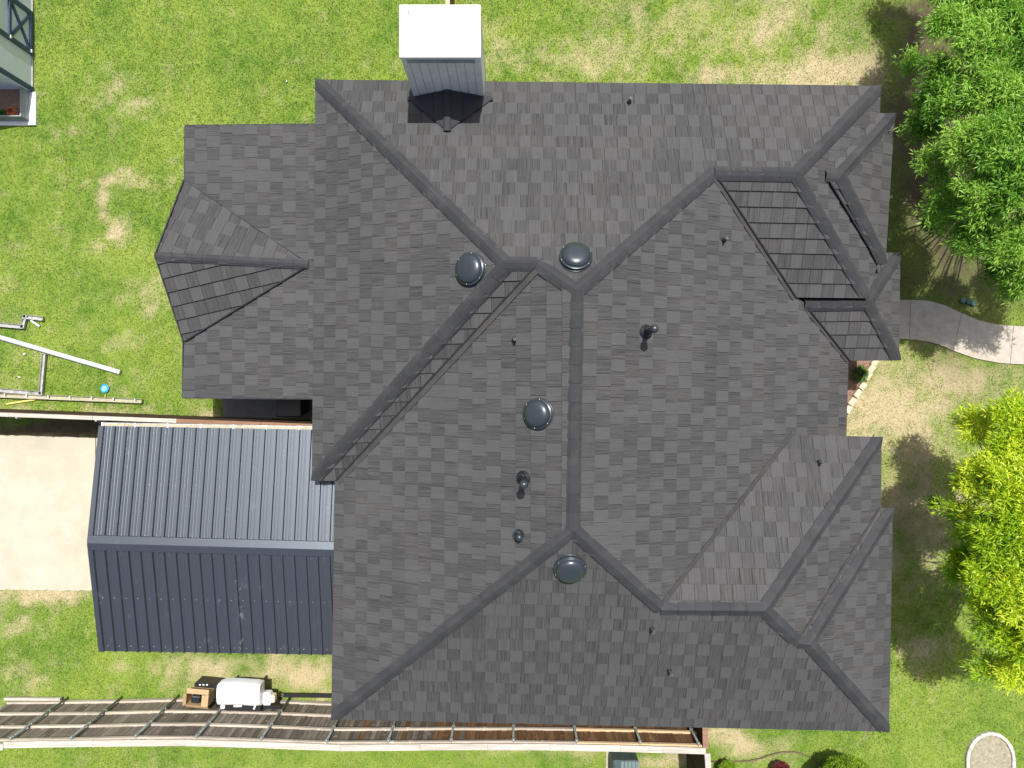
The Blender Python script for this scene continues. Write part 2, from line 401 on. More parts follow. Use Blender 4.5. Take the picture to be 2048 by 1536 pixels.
def make_grass():
    n = 640000
    x = nrg.uniform(-16.2, 16.2, n); y = nrg.uniform(-12.4, 12.4, n)
    keep = np.ones(n, bool)
    for P in (DRIVE, WALK, PAD, BED, RING_IN, HOUSE_FP, SHED, CPATH): keep &= ~poly_in(P, x, y)
    x, y = x[keep], y[keep]
    d, s = ground_masks(x, y)
    keep = nrg.random(len(x)) > np.clip(s * 1.0 + np.clip(d - .75, 0, 1) * 1.2, 0, .93)
    x, y, d, s = x[keep], y[keep], d[keep], s[keep]; n = len(x)
    a = nrg.uniform(0, 2 * np.pi, n); L = nrg.uniform(.022, .055, n) * (1 - .3 * d); w = nrg.uniform(.007, .014, n)
    lean = nrg.uniform(.55, 1.40, n)
    dx, dy = np.cos(a), np.sin(a)
    base = np.stack([x, y, np.full(n, -.022)], 1)
    sd = np.stack([-dy * w, dx * w, np.zeros(n)], 1)
    tip = base + np.stack([dx * L * np.sin(lean), dy * L * np.sin(lean), L * np.cos(lean) + .012], 1)
    v = np.stack([base - sd, base + sd, tip], 1).reshape(-1, 3)
    me = bpy.data.meshes.new('grass')
    me.vertices.add(3 * n); me.vertices.foreach_set('co', v.astype('f').ravel())
    me.loops.add(3 * n); me.loops.foreach_set('vertex_index', np.arange(3 * n, dtype='i'))
    me.polygons.add(n); me.polygons.foreach_set('loop_start', np.arange(0, 3 * n, 3, dtype='i'))
    me.update(calc_edges=True)
    rr = nrg.random(n)
    for k, arr in (('dry', d + nrg.normal(0, .12, n)), ('soil', s * .4), ('rnd', rr)):
        at = me.attributes.new(k, 'FLOAT', 'FACE'); at.data.foreach_set('value', np.clip(arr, 0, 1).astype('f'))
    me.materials.append(M_BLADE)
    tag(link('grass', me), 'short mown grass blades covering the lawn', kind='stuff')
make_grass()

# concrete
def slab_strip(name, label, up, lo, splits, z1, m):
    root = empty(name); tag(root, label, kind='structure')
    return root
drv = tag(empty('driveway', W(90, 1020)), 'cream concrete driveway leading under the carport', kind='structure')
for (a, b) in (((-160, 866, 1176), (191, 876, 1182)), ((193, 876, 1182), (440, 882, 1189)), ((442, 882, 1189), (700, 892, 1195))):
    K = 40
    up_ = [(a[0] + (b[0]-a[0])*k/K, a[1] + (b[1]-a[1])*k/K + rng.uniform(-1.2, 1.2)) for k in range(K+1)]
    lo_ = [(a[0] + (b[0]-a[0])*k/K, a[2] + (b[2]-a[2])*k/K + rng.uniform(-1.8, 1.2)) for k in range(K+1)]
    m_ = MB(); m_.prism(gp(up_ + lo_[::-1]), -.12, .012); m_.build('concrete_slab', M_CONC_D, drv)
wk = tag(empty('sidewalk', W(1920, 660)), 'curved grey concrete walk leading to the front porch', kind='structure')
def walk_at(L, x):
    for (a, b), (c, d) in zip(L, L[1:]):
        if a <= x <= c: return b + (d - b) * (x - a) / (c - a)
    return L[-1][1]
SPL = [(1700,1700),(1820,1818),(1922,1906),(2026,2019),(2130,2124),(2180,2180)]
for (u0, l0), (u1, l1) in zip(SPL, SPL[1:]):
    u0 += .8; l0 += .8
    K = 6
    top = [(u0 + (u1-u0)*k/K, walk_at(WALK_U, u0 + (u1-u0)*k/K)) for k in range(K+1)]
    bot = [(l0 + (l1-l0)*k/K, walk_at(WALK_L, l0 + (l1-l0)*k/K)) for k in range(K+1)]
    m_ = MB(); m_.prism(gp(top + bot[::-1]), -.1, .02); m_.build('concrete_slab', M_CONC_P, wk)
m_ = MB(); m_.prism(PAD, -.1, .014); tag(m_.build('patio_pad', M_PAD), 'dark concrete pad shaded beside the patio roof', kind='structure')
m_ = MB(); m_.prism(BED, -.1, .008); tag(m_.build('mulch_bed', M_MULCH), 'brown mulch planting bed tucked in the corner of the house', kind='structure')
m_ = MB(); m_.prism(RING_IN, -.1, .004); tag(m_.build('tree_ring_soil', M_DIRT), 'bare soil inside the rounded white edged bed', kind='structure')
m_ = MB(); m_.prism(CPATH, -.1, .015); tag(m_.build('concrete_path', M_CONC_P), 'narrow concrete strip beside the grey green cabinet', kind='structure')

# ------------------------------------------------------------------ house roof
HV = dict(A=(-5.013,7.776,2.694), B=(9.418,7.615,2.699), V1=(-0.122,2.671,5.144), V2=(0.539,2.679,5.130), V3=(1.403,2.024,5.490), V4=(1.330,-3.172,5.481),
 V5=(3.442,-5.193,4.502), V6=(5.821,-5.214,4.511), V7=(6.791,-6.133,4.057), V8=(7.044,-6.157,4.061), V9=(4.826,5.051,3.973), V10=(6.758,5.019,3.977),
 Wc=(-5.099,-2.427,2.707), Wd=(-4.512,-2.428,2.710), SW=(-4.607,-8.568,2.691), SE=(9.612,-8.867,2.728), Pa=(7.200,2.225,2.869), C1=(9.002,2.208,2.873),
 Pr=(7.468,2.073,2.746), Prr=(9.110,2.094,2.749), PSE=(10.224,0.665,2.077), PNE=(10.261,3.460,2.077), Pb=(8.931,0.661,2.075), Ec1=(8.879,0.649,2.099),
 Ec2=(8.819,-1.403,2.101), Q1=(7.132,-1.304,2.863), B2=(9.399,6.893,2.700), Va=(7.649,5.109,3.547), Vb=(8.027,5.107,3.548), bNE=(9.777,6.885,2.700),
 bSE=(9.542,3.091,2.696), Vc=(9.367,3.113,2.702), NE3=(9.354,-1.364,2.867), NE3b=(9.348,-3.157,2.853), b2NE=(9.660,-3.162,2.848), PNi=(8.5,3.46,2.08))
def w2(px, py):                           # point of the patio roof under a pixel
    z = 2.4
    for _ in range(20): z = 2.60 + .11 * (W(px, py, z).x + 4.95)
    return tuple(W(px, py, z))
HV.update(Pn0=w2(371, 252), Pn1=w2(650, 249), Ps1=w2(650, 797), Ps0=w2(366, 795), Gn=w2(371, 364), Gs=w2(370, 681), G2=w2(617, 529), G1=tuple(W(314, 512, 2.90)))
HV = {k: Vector(v) for k, v in HV.items()}
SL = dict(N='A B V10 V9 V3 V2 V1', W1='A V1 Wc', LS='V1 V2 Wd Wc', WM='V2 V3 V4 SW Wd', S='SW V4 V5 V6 V7 V8 SE', E='V3 V9 Pa Pr Pb Ec1 Ec2 Q1 V5 V4',
 P1='V9 V10 C1 Pa', E1='V10 B B2 Va Vc C1', bN='Va Vb bNE B2', bE='Vb bNE bSE', bS='Va Vb bSE Vc', P2='Pr Prr PSE Pb', PE='Prr PNE PSE', PN='Pr Prr PNE PNi',
 P3='V5 V6 NE3 Q1', E3='V6 NE3 NE3b V7', b2N='V7 V8 b2NE NE3b', b2E='V8 b2NE SE', W2='Pn0 Pn1 Ps1 Ps0 Gs G2 Gn', GN='G1 G2 Gn', GS='G1 G2 Gs')
SL = {k: v.split() for k, v in SL.items()}
LIFT = dict(P1=.06, LS=.05, bS=.075, P2=.06, GN=.04, GS=.05, P3=.03, b2N=.02, bN=.03)
DEEP = ('P1', 'P2', 'LS', 'bS', 'GS')
PL = {}
for k, vn in SL.items():
    P = np.array([HV[q] for q in vn]); A_ = np.c_[P[:, :2], np.ones(len(P))]
    a, b, c = np.linalg.lstsq(A_, P[:, 2], rcond=None)[0]
    nn = Vector((-a, -b, 1)).normalized(); g = math.hypot(a, b)
    e = Vector((b, -a, 0)) / g; u = nn.cross(e).normalized()
    O = Vector((0, 0, c))
    poly = [((HV[q] - O).dot(e), (HV[q] - O).dot(u)) for q in vn]
    Ar = sum(poly[i][0]*poly[(i+1) % len(poly)][1] - poly[(i+1) % len(poly)][0]*poly[i][1] for i in range(len(poly)))
    if Ar < 0: poly = poly[::-1]
    PL[k] = dict(a=a, b=b, c=c, n=nn, e=e, u=u, O=O, poly=poly)
def on_roof(k, px, py, off=0.0):
    p = PL[k]; z = 3.5
    for _ in range(30):
        w = W(px, py, z); z = p['a'] * w.x + p['b'] * w.y + p['c']
    return W(px, py, z) + p['n'] * off

def clip(poly, s0, s1, t0, t1):
    for ax, lim, sg in ((0, s0, 1), (0, s1, -1), (1, t0, 1), (1, t1, -1)):
        out = []; n = len(poly)
        for i in range(n):
            a, b = poly[i], poly[(i + 1) % n]
            da, db = (a[ax] - lim) * sg, (b[ax] - lim) * sg
            if da >= 0: out.append(a)
            if (da >= 0) != (db >= 0):
                t = da / (da - db); out.append((a[0] + (b[0]-a[0]) * t, a[1] + (b[1]-a[1]) * t))
        poly = out
        if len(poly) < 3: return []
    o = [poly[0]]
    for q in poly[1:]:
        if abs(q[0]-o[-1][0]) + abs(q[1]-o[-1][1]) > 1e-4: o.append(q)
    if len(o) > 2 and abs(o[0][0]-o[-1][0]) + abs(o[0][1]-o[-1][1]) < 1e-4: o.pop()
    if len(o) < 3: return []
    A = abs(sum(o[i][0]*o[(i+1) % len(o)][1] - o[(i+1) % len(o)][0]*o[i][1] for i in range(len(o)))) / 2
    return o if A > .0012 else []

house = empty('house', (2.2, -.5, 0))
tag(house, 'large house with charcoal shingled hip roof and white capped chimney', 'house')
EXPO = .37; BUTT = .030
slope_obj = {}; tabs = []
for k in SL:
    p = PL[k]; lift = LIFT.get(k, 0.0)
    # deck with its fascia
    m_ = MB(); n_ = len(p['poly'])
    top = [p['O'] + p['e'] * s + p['u'] * t + p['n'] * (lift - .012) for s, t in p['poly']]
    th = .13 if k not in ('GN', 'GS') else .09
    bot = [q - Vector((0, 0, th)) for q in top]
    m_.add(top + bot, [tuple(range(n_)), tuple(reversed(range(n_, 2*n_)))] + [((i+1) % n_, i, n_+i, n_+(i+1) % n_) for i in range(n_)])
    slope_obj[k] = m_.build('roof_slope', M_DECK, house)
    ex = .345 if k == 'W2' else EXPO
    tmin = min(t for s, t in p['poly']); tmax = max(t for s, t in p['poly'])
    smin = min(s for s, t in p['poly']); smax = max(s for s, t in p['poly'])
    row = 0; t = tmin
    if k == 'GS': t = tmin - .17
    while t < tmax:
        s = smin - .9 + rng.uniform(-.07, .07); slot = 0; light = row % 2 == 0
        while s < smax:
            if light: w = rng.uniform(.285, .315); tn = rng.uniform(.70, 1.0)
            else: w = rng.uniform(.285, .315); tn = rng.uniform(.0, .26)
            q = clip(p['poly'], s + .0035, s + w - .0035, t, t + ex - .007)
            if q:
                hj = rng.uniform(-.004, .003) + (.004 if light else 0)
                zc = (p['O'] + p['e'] * q[0][0] + p['u'] * q[0][1]).z
                area = abs(sum(q[i][0]*q[(i+1) % len(q)][1] - q[(i+1) % len(q)][0]*q[i][1] for i in range(len(q)))) / 2
                cen = p['O'] + p['e'] * (sum(x[0] for x in q)/len(q)) + p['u'] * (sum(x[1] for x in q)/len(q))
                vd = Vector((0, 0, H)) - cen
                tabs.append([area * abs(vd.normalized().dot(p['n'])) / (vd.length ** 2), k, q, t, ex, hj, lift, tn, (rng.uniform(0, 50), rng.uniform(0, 50)), light])
            s += w; slot += 1; light = (slot + row) % 2 == 0
            if light and rng.random() < .13: light = False
            elif not light and rng.random() < .06: light = True
        t += ex; row += 1
def add_tab(m_, T):
    _, k, q, t0, ex, hj, lift, tn, uo, light = T; p = PL[k]; n_ = len(q)
    hh = lambda t: lift + .004 + ((.044 + hj * .25) if k in DEEP else (BUTT + hj)) * (1 - (t - t0) / ex)
    top = [p['O'] + p['e'] * s + p['u'] * t + p['n'] * hh(t) for s, t in q]
    bot = [p['O'] + p['e'] * s + p['u'] * t + p['n'] * (lift - .008) for s, t in q]
    m_.add(top + bot, [tuple(range(n_))] + [((i+1) % n_, i, n_+i, n_+(i+1) % n_) for i in range(n_)])
    m_.uv += [(s + uo[0], t + uo[1]) for s, t in q]; m_.tone.append(tn)
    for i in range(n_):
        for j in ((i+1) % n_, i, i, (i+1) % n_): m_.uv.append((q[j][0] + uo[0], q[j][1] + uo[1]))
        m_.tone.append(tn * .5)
tabs.sort(key=lambda T: -T[0])
for T in tabs[:300]:
    m_ = MB(); add_tab(m_, T); m_.build('shingle', M_SH, slope_obj[T[1]])
m_ = MB()
for T in tabs[300:]: add_tab(m_, T)
tag(m_.build('shingle_field', M_SH, house), 'rows of charcoal shingles covering the rest of the roof', kind='stuff')

# ridge and hip caps
def caps(a, b, k1, k2, w=.165, seg=.40, start=0.0, parent=None, extra=0.0):
    nm = a; a, b = HV[a].copy(), HV[b].copy()
    lf0 = max(LIFT.get(k1, 0), LIFT.get(k2, 0))
    d = (b - a); L = d.length; d.normalize()
    wings = []
    for k in (k1, k2):
        n_ = PL[k]['n']; u = d.cross(n_).normalized()
        if u.z > 0 or (abs(u.z) < 1e-3 and False): u = -u
        wings.append(u)
    if wings[0].dot(wings[1]) > 0.6: wings[1] = -wings[0] + Vector((0, 0, -.1))
    cnt = max(1, round(L / seg)); sg = L / cnt
    up = (PL[k1]['n'] + PL[k2]['n']).normalized()
    corner = nm in ('A', 'Wc', 'B', 'SW', 'SE', 'NE3', 'b2NE', 'bNE', 'PNE', 'PSE', 'C1', 'bSE')
    for i in range(cnt):
        p0 = a + d * (i * sg - .01); p1 = a + d * ((i + 1) * sg + .03); m_ = MB(); R = []
        for q, h in ((p0, .060), (p1, .046)):
            ring = []
            for wv, kk in ((wings[0], k1), (wings[1], k2)):
                nn = PL[kk]['n']; lf = LIFT.get(kk, 0)
                ww = w + rng.uniform(-.009, .009); sl_ = d * (ww if (corner and i == 0 and h > .05) else 0)
                tip = q + wv * ww + sl_ + nn * (h * .62 + lf); tipb = q + wv * (ww + .003) + sl_ + nn * (lf + .002 if h < .05 else lf + .012)
                mid = q + wv * (w * .42) + sl_ * .42 + nn * (h * .95 + lf)
                ring.append((tipb, tip, mid))
            cr = q + up * (h + lf0 + .006)
            R.append([ring[0][0], ring[0][1], ring[0][2], cr, ring[1][2], ring[1][1], ring[1][0]])
        v = R[0] + R[1]
        f = [(j, j+1, 7+j+1, 7+j) for j in range(6)] + [tuple(reversed(range(7))), tuple(range(7, 14))]
        if (R[1][3] - R[0][3]).cross(R[0][1] - R[0][3]).z > 0: pass
        m_.add(v, f); m_.build('ridge_cap', M_CAP, parent or house)
for (a, b, k1, k2) in (('A','V1','N','W1'),('Wc','V1','W1','LS'),('V1','V2','N','LS'),('V2','V3','N','WM'),('V4','V3','WM','E'),('V9','V3','N','E'),('V9','V10','N','P1'),
        ('B','V10','N','E1'),('C1','V10','P1','E1'),('SW','V4','WM','S'),('V5','V4','S','E'),('V5','V6','S','P3'),('V7','V6','S','E3'),('NE3','V6','P3','E3'),('V7','V8','S','b2N'),
        ('SE','V8','S','b2E'),('b2NE','V8','b2N','b2E'),('bNE','Vb','bN','bE'),('bSE','Vb','bE','bS'),('Va','Vb','bN','bS'),('Pr','Prr','PN','P2'),('PNE','Prr','PN','PE'),
        ('PSE','Prr','P2','PE'),('G2','G1','GN','GS')):
    caps(a, b, k1, k2, w=.088 if k1 == 'GN' else .160, seg=.36 if k1 == 'GN' else .40)

# valley flashing strips
for (a, b, k, w) in (('V9','Pa','E',.17),('V2','Wd','WM',.20),('V5','Q1','E',.13),('Pr','Pb','E',.15),('Va','Vc','E1',.13),('Va','B2','E1',.07),('V7','NE3b','E3',.08),('G2','Gn','W2',.08),('G2','Gs','W2',.18)):
    A_, B_ = HV[a], HV[b]; p = PL[k]; d = (B_ - A_).normalized(); sdv = p['n'].cross(d).normalized()
    cen = sum((HV[q] for q in SL[k]), Vector()) / len(SL[k])
    if sdv.dot(cen - A_) < 0: sdv = -sdv
    m_ = MB(); o = p['n'] * .040
    m_.bar(A_ + d * .1 + sdv * w * .5 + o, B_ + sdv * w * .5 + o, w, .004, p['n'])
    m_.bar(A_ + d * .1 + sdv * w * 1.0 + o, B_ + sdv * w * 1.0 + o, .010, .008, p['n'])
    m_.build('valley_flashing', M_FLASH, house)

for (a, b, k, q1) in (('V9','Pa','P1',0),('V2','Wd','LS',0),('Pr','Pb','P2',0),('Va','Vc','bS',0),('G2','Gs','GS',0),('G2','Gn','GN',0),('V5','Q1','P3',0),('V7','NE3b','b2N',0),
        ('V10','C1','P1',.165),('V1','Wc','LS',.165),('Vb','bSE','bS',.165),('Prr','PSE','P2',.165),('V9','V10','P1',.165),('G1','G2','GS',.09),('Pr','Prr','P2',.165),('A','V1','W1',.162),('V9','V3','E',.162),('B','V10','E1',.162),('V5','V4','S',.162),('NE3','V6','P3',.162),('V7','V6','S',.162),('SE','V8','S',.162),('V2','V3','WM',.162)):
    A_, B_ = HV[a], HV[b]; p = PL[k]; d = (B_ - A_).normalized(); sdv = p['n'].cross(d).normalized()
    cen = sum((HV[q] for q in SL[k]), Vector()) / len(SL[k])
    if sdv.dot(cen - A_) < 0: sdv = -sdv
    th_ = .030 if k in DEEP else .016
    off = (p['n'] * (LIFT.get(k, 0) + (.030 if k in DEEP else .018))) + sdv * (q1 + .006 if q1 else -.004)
    m_ = MB(); m_.bar(A_ + off + d * .05, B_ + off - d * (.12 if q1 else .02), th_, .045, p['n']); m_.build('shadow_line_bar', M_DECK, house)  # dark bars added to draw shadow lines under cap edges and along valleys

# drip edges along the visible eaves
for (a, b) in (('A','B'),('A','Wc'),('Wd','SW'),('SW','SE'),('SE','b2NE'),('NE3','NE3b'),('Q1','NE3'),('Ec1','Ec2'),('PSE','PNE'),('Pb','PSE'),('B','B2'),('bNE','bSE'),('Pa','C1'),('Pn0','Ps0'),('Pn0','Pn1'),('Ps0','Ps1'),('G1','Gn'),('G1','Gs')):
    m_ = MB(); d = (HV[b] - HV[a]).normalized(); out = Vector((d.y, -d.x, 0))
    cen = Vector((2, -.5, 0)) if a[0] not in 'PG' or a in ('PSE', 'Pb', 'Pa') else (Vector((-6, 3.1, 0)))
    if a in ('PSE', 'Pb'): cen = Vector((9.2, 2.0, 0))
    if out.dot(HV[a] - cen) < 0: out = -out
    z = Vector((0, 0, -.035 if a[0] != 'G' else .045))
    m_.bar(HV[a] + out * .012 + z, HV[b] + out * .012 + z, .030, .10 if a[0] != 'G' else .13, (0, 0, 1))
    m_.build('drip_edge', M_CAP, house)

# walls
for (p, q, h) in (((-4.6,7.3),(9.0,7.2),2.55),((9.0,7.1),(9.0,3.3),2.55),((8.35,3.2),(8.35,-1.75),2.05),((8.45,-1.75),(9.0,-1.75),2.6),((9.0,-1.85),(9.15,-8.35),2.6),((9.1,-8.45),(-4.2,-8.15),2.5),((-4.2,-8.05),(-4.2,-2.05),2.5),((-4.3,-2.05),(-4.55,-2.05),2.5),((-4.65,-2.05),(-4.65,7.2),2.5)):
    m_ = MB(); m_.bar((p[0], p[1], h / 2), (q[0], q[1], h / 2), .16, h); m_.build('wall', M_WALL, house)
for x, y, h in ((10.0,.85,2.0),(10.0,3.25,2.0),(-8.45,6.6,2.05),(-8.45,1.3,2.05),(-8.45,-.15,2.05),(-8.45,4.9,2.05)):
    m_ = MB(); m_.box((x, y, h / 2), (.16, .16, h), bev=.01); m_.build('porch_post', M_WALL, house)
m_ = MB(); x0 = HV['Gn'].x + .10
m_.add([(x0, HV['Gn'].y, 2.1), (x0, HV['Gs'].y, 2.1), (x0, HV['G1'].y, HV['G1'].z - .2), (x0 + .08, HV['Gn'].y, 2.1), (x0 + .08, HV['Gs'].y, 2.1), (x0 + .08, HV['G1'].y, HV['G1'].z - .2)], [(0,1,2),(5,4,3),(0,2,5,3),(1,4,5,2)])
m_.build('gable_wall', M_SIDING, house)

# chimney ---------------------------------------------------------------
ch = empty('chimney', (-1.6, 7.75, 0)); ch.parent = house; ch.location = Vector((-1.6, 7.75, 0)) - house.location
X0, X1, Y0, Y1, ZT = -2.455, -.715, 7.22, 8.30, 5.20
m_ = MB(); m_.box(((X0+X1)/2, (Y0+Y1)/2, ZT/2), (X1-X0-.03, Y1-Y0-.03, ZT-.02)); m_.build('chase_core', M_SIDING, ch)
nb = 7; bw = (X1 - X0 - .30) / nb
for i in range(nb):                      # vertical siding boards on the face towards the ridge
    m_ = MB(); xa = X0 + .15 + i * bw
    m_.box((xa + bw/2, Y0 + .004, (2.6+ZT-.16)/2), (bw - .012, .03, ZT-.16-2.6), bev=.008); m_.build('siding_board', M_SIDING, ch)
for i in range(5):
    bw2 = (Y1 - Y0 - .24) / 5
    for xs in (X0 + .004, X1 - .004):
        m_ = MB(); m_.box((xs, Y0 + .12 + (i+.5) * bw2, (ZT-.16)/2), (.03, bw2 - .012, ZT-.16), bev=.008); m_.build('siding_board', M_SIDING, ch)
for xs in (X0, X1):
    for ys in (Y0, Y1):
        m_ = MB(); m_.box((xs + (.07 if xs == X0 else -.07), ys + (.005 if ys == Y0 else -.005), (ZT-.05)/2), (.15, .045, ZT-.05), bev=.006); m_.build('corner_board', M_SIDING, ch)
        m_ = MB(); m_.box((xs + (.002 if xs == X0 else -.002), ys + (.085 if ys == Y0 else -.085), (ZT-.05)/2), (.045, .12, ZT-.05), bev=.006); m_.build('corner_board', M_SIDING, ch)
m_ = MB(); m_.box(((X0+X1)/2, Y0-.024, ZT-.10), (X1-X0-.22, .02, .20), bev=.006); m_.build('apron_flashing', M_FLASHL, ch)
m_ = MB(); m_.box(((X0+X1)/2, (Y0+Y1)/2, ZT+.05), (X1-X0+.05, Y1-Y0+.08, .10), bev=.012)
cp = m_.build('chimney_cap', M_CAPW, ch)
m_ = MB(); m_.lathe([(.028, 0), (.03, .012), (.012, .016)], 10, c=W(817, 25, ZT + .10) + Vector((0, 0, -.002))); m_.build('rust_spot', simple('rust', (.45, .24, .12), .8), cp)
# cricket behind the chimney
cr = empty('cricket', (-1.6, 6.8, 3)); cr.parent = house; cr.location = Vector((-1.6, 6.8, 3)) - house.location
zr = 3.46; ra = Vector((-1.585, Y0 - .01, zr)); rb = Vector((-1.59, 6.24, zr))
def nz(x, y): return PL['N']['a'] * x + PL['N']['b'] * y + PL['N']['c']
for sx, xe in ((-1, -2.60), (1, -.50)):
    ev = Vector((xe, Y0 - .02, nz(xe, Y0 - .02) + .05)); n_ = (rb - ra).cross(ev - ra)
    if n_.z < 0: n_ = -n_
    n_.normalize(); m_ = MB(); o = n_ * .03
    v = [ra, rb, ev]; m_.add([q + o for q in v] + [q - Vector((0, 0, .05)) for q in v], [(0,1,2),(3,5,4),(0,3,4,1),(1,4,5,2),(2,5,3,0)])
    cs = m_.build('roof_slope', M_DECK, cr)
    for q in range(3):                   # shingles of the cricket
        t0, t1 = q / 3, (q + 1) / 3 - .02; m_ = MB()
        a0, a1 = ra.lerp(ev, t0), ra.lerp(ev, t1); b0, b1 = rb.lerp(ev, t0), rb.lerp(ev, t1)
        v = [a0 + n_*.035, b0 + n_*.035, b1 + n_*.058, a1 + n_*.058]; m_.add(v + [x - n_ * .03 for x in v], [(0,1,2,3),(3,2,6,7),(1,0,4,5),(2,1,5,6),(0,3,7,4)])
        m_.build('shingle', M_CAP, cs)
    m_ = MB(); m_.bar(rb + Vector((0, 0, .04)), ev + Vector((0, 0, .03)), .06, .03, n_); m_.build('edge_trim', M_CAP, cs)
    m_ = MB(); m_.bar(ra + Vector((0, -.03, .03)), ev + Vector((sx * .02, -.02, .02)), .09, .05, n_); m_.build('edge_trim', M_CAP, cs)
m_ = MB(); N8 = 8
for i in range(N8 + 1):
    a = math.pi * i / N8
    for q, hh in ((ra, 0), (rb + Vector((0, -.04, 0)), 0)): m_.v.append(tuple(q + Vector((.10 * math.cos(a), 0, .01 + .075 * math.sin(a)))))
for i in range(N8): m_.f.append((2*i, 2*i+1, 2*i+3, 2*i+2)); m_.mi.append(0)
m_.f.append(tuple(2*i+1 for i in range(N8+1))); m_.mi.append(0)
m_.build('ridge_cap', M_CAP, cr, smooth=False)

# roof vents ------------------------------------------------------------
def frame_of(n_):
    x = Vector((1, 0, 0)); x = (x - n_ * x.dot(n_)).normalized(); return Matrix((x, n_.cross(x), n_)).transposed()
def turtle(k, px, py, r):
    c = on_roof(k, px, py, .03); M_ = frame_of(PL[k]['n'])
    root = empty('roof_vent', c); root.parent = house; root.location = c - house.location
    m_ = MB(); m_.lathe([(r*1.02, .0), (r*1.02, .012), (r*.99, .018), (r*.80, .018)], 40, M_, c); m_.build('flange', M_VENT, root, True)
    m_ = MB(); m_.lathe([(r*.78, .0), (r*.78, .07), (r*.80, .08)], 40, M_, c); m_.build('collar', M_BLACK, root)
    m_ = MB(); P_ = [(r*.985, .075), (r*1.0, .085), (r*1.0, .10), (r*.975, .108), (r*.90, .110), (r*.885, .118)]
    for i in range(1, 10):
        a = math.pi / 2 * i / 9; P_.append((r*.885 * math.cos(a) ** .62, .118 + .13 * math.sin(a)))
    P_[-1] = (.004, .248)
    m_.lathe(P_, 48, M_, c); m_.build('dome', M_VENT, root, True)
    for j in range(6):
        a = .35 + j * math.pi / 3; m_ = MB()
        m_.lathe([(.0075, 0), (.0075, .005), (.003, .007)], 8, M_, c + M_ @ Vector((r*.945 * math.cos(a), r*.945 * math.sin(a), .108))); m_.build('screw', M_SCREW, root)
turtle('W1', 944, 539, .375); turtle('N', 1151, 518, .365); turtle('WM', 1079, 827, .345); turtle('S', 1140, 1133, .365)
def ballvent(k, px, py, h, r=.085, q=1.0):
    c = on_roof(k, px, py, .02); M_ = frame_of(PL[k]['n'])
    root = empty('pipe_vent', c); root.parent = house; root.location = c - house.location
    m_ = MB(); m_.lathe([(.17*q, 0), (.165*q, .02), (.12*q, .04), (.10*q, .10), (.085*q, .13)], 24, M_, c); m_.build('flashing_boot', M_BLACK, root, True)
    m_ = MB(); m_.lathe([(.098, .10), (.105, .115), (.098, .13), (.08, .13)], 24, M_, c); m_.build('storm_collar', M_VENT, root, True)
    m_ = MB(); m_.tube([c, c + Vector((0, 0, h - .08))], .062, 16); m_.build('pipe', M_BLACK, root, True)
    t = c + Vector((0, 0, h)); m_ = MB(); P_ = [(r*.85, -.14), (r*1.05, -.13), (r*1.12, -.05), (r*1.05, -.01), (r, 0)]
    for i in range(1, 7): a = math.pi / 2 * i / 6; P_.append((r * math.cos(a), r * .8 * math.sin(a)))
    P_[-1] = (.003, r * .8)
    m_.lathe(P_, 24, None, t); m_.build('cap', M_VENT, root, True)
ballvent('E', 1291, 664, .98); ballvent('WM', 1047, 956, 1.05); ballvent('WM', 1039, 1068, .36, .075, .7)
def smallpipe(k, px, py, h=.27):
    c = on_roof(k, px, py, .02); root = empty('plumbing_pipe', c); root.parent = house; root.location = c - house.location
    m_ = MB(); m_.lathe([(.062, 0), (.055, .02), (.038, .05), (.034, .09)], 14, frame_of(PL[k]['n']), c); m_.build('rubber_boot', M_BLACK, root, True)
    m_ = MB(); t = c + Vector((0, 0, h)); m_.lathe([(.030, -h), (.030, 0), (.018, 0), (.018, -.08)], 14, None, t); m_.build('pipe', M_PIPE, root)
for a in (('N',1258,206),('E',1446,481),('WM',1030,680),('P3',1636,925),('S',1303,1256),('S',1338,1340)): smallpipe(*a)

# ------------------------------------------------------------------ carport
cpt = empty('carport', W(430, 1080)); tag(cpt, 'dark blue grey metal roofed carport joined to the side of the house', 'carport')
def carport_material():
    m, n, l, b = mat('carport_painted_steel'); wp = worldpos(n)
    st = noise(n, l, 1.0, 4, .6, mapped(n, l, wp, (34, .5, 1)))
    c = mixc(n, l, ramp(n, l, st, [(.35, 0.0), (.7, 1.0)]), (.027, .030, .036), (.037, .040, .047))
    ds = noise(n, l, 4, 6, .7, mapped(n, l, wp, (1.0, .6, 1)))
    c = mixc(n, l, ramp(n, l, ds, [(.60, 0.0), (.75, .35)]), c, (.16, .165, .17))
    sx_ = N(n, 'ShaderNodeSeparateXYZ'); l.new(wp, sx_.inputs[0])      # chalky scuffs on one sheet
    band = math_(n, l, 'LESS_THAN', math_(n, l, 'ABSOLUTE', math_(n, l, 'ADD', sx_.outputs[0], 7.15)), .10)
    sc2 = ramp(n, l, noise(n, l, 7, 4, .7, wp), [(.54, 0.0), (.68, .40)])
    band = math_(n, l, 'MULTIPLY', band, math_(n, l, 'LESS_THAN', sx_.outputs[1], -4.15))
    c = mixc(n, l, mixc(n, l, 1.0, band, sc2, 'MULTIPLY'), c, (.30, .31, .32))
    l.new(c, b.inputs['Base Color']); b.inputs['Metallic'].default_value = .0
    l.new(ramp(n, l, st, [(.3, .45), (.7, .36)]), b.inputs['Roughness']); b.inputs['Specular IOR Level'].default_value = 1.0; b.inputs['Specular Tint'].default_value = (.72, .86, 1, 1); b.inputs['Coat Weight'].default_value = .2; b.inputs['Coat Roughness'].default_value = .40
    return m
M_CPT = carport_material()
ZE, ZR = 2.08, 2.60
eN0, eN1 = W(207, 852, ZE), W(660, 860, ZE); rd0, rd1 = W(178, 1085, ZR), W(700, 1099, ZR); eS0, eS1 = W(200, 1302, ZE), W(700, 1310, ZE)
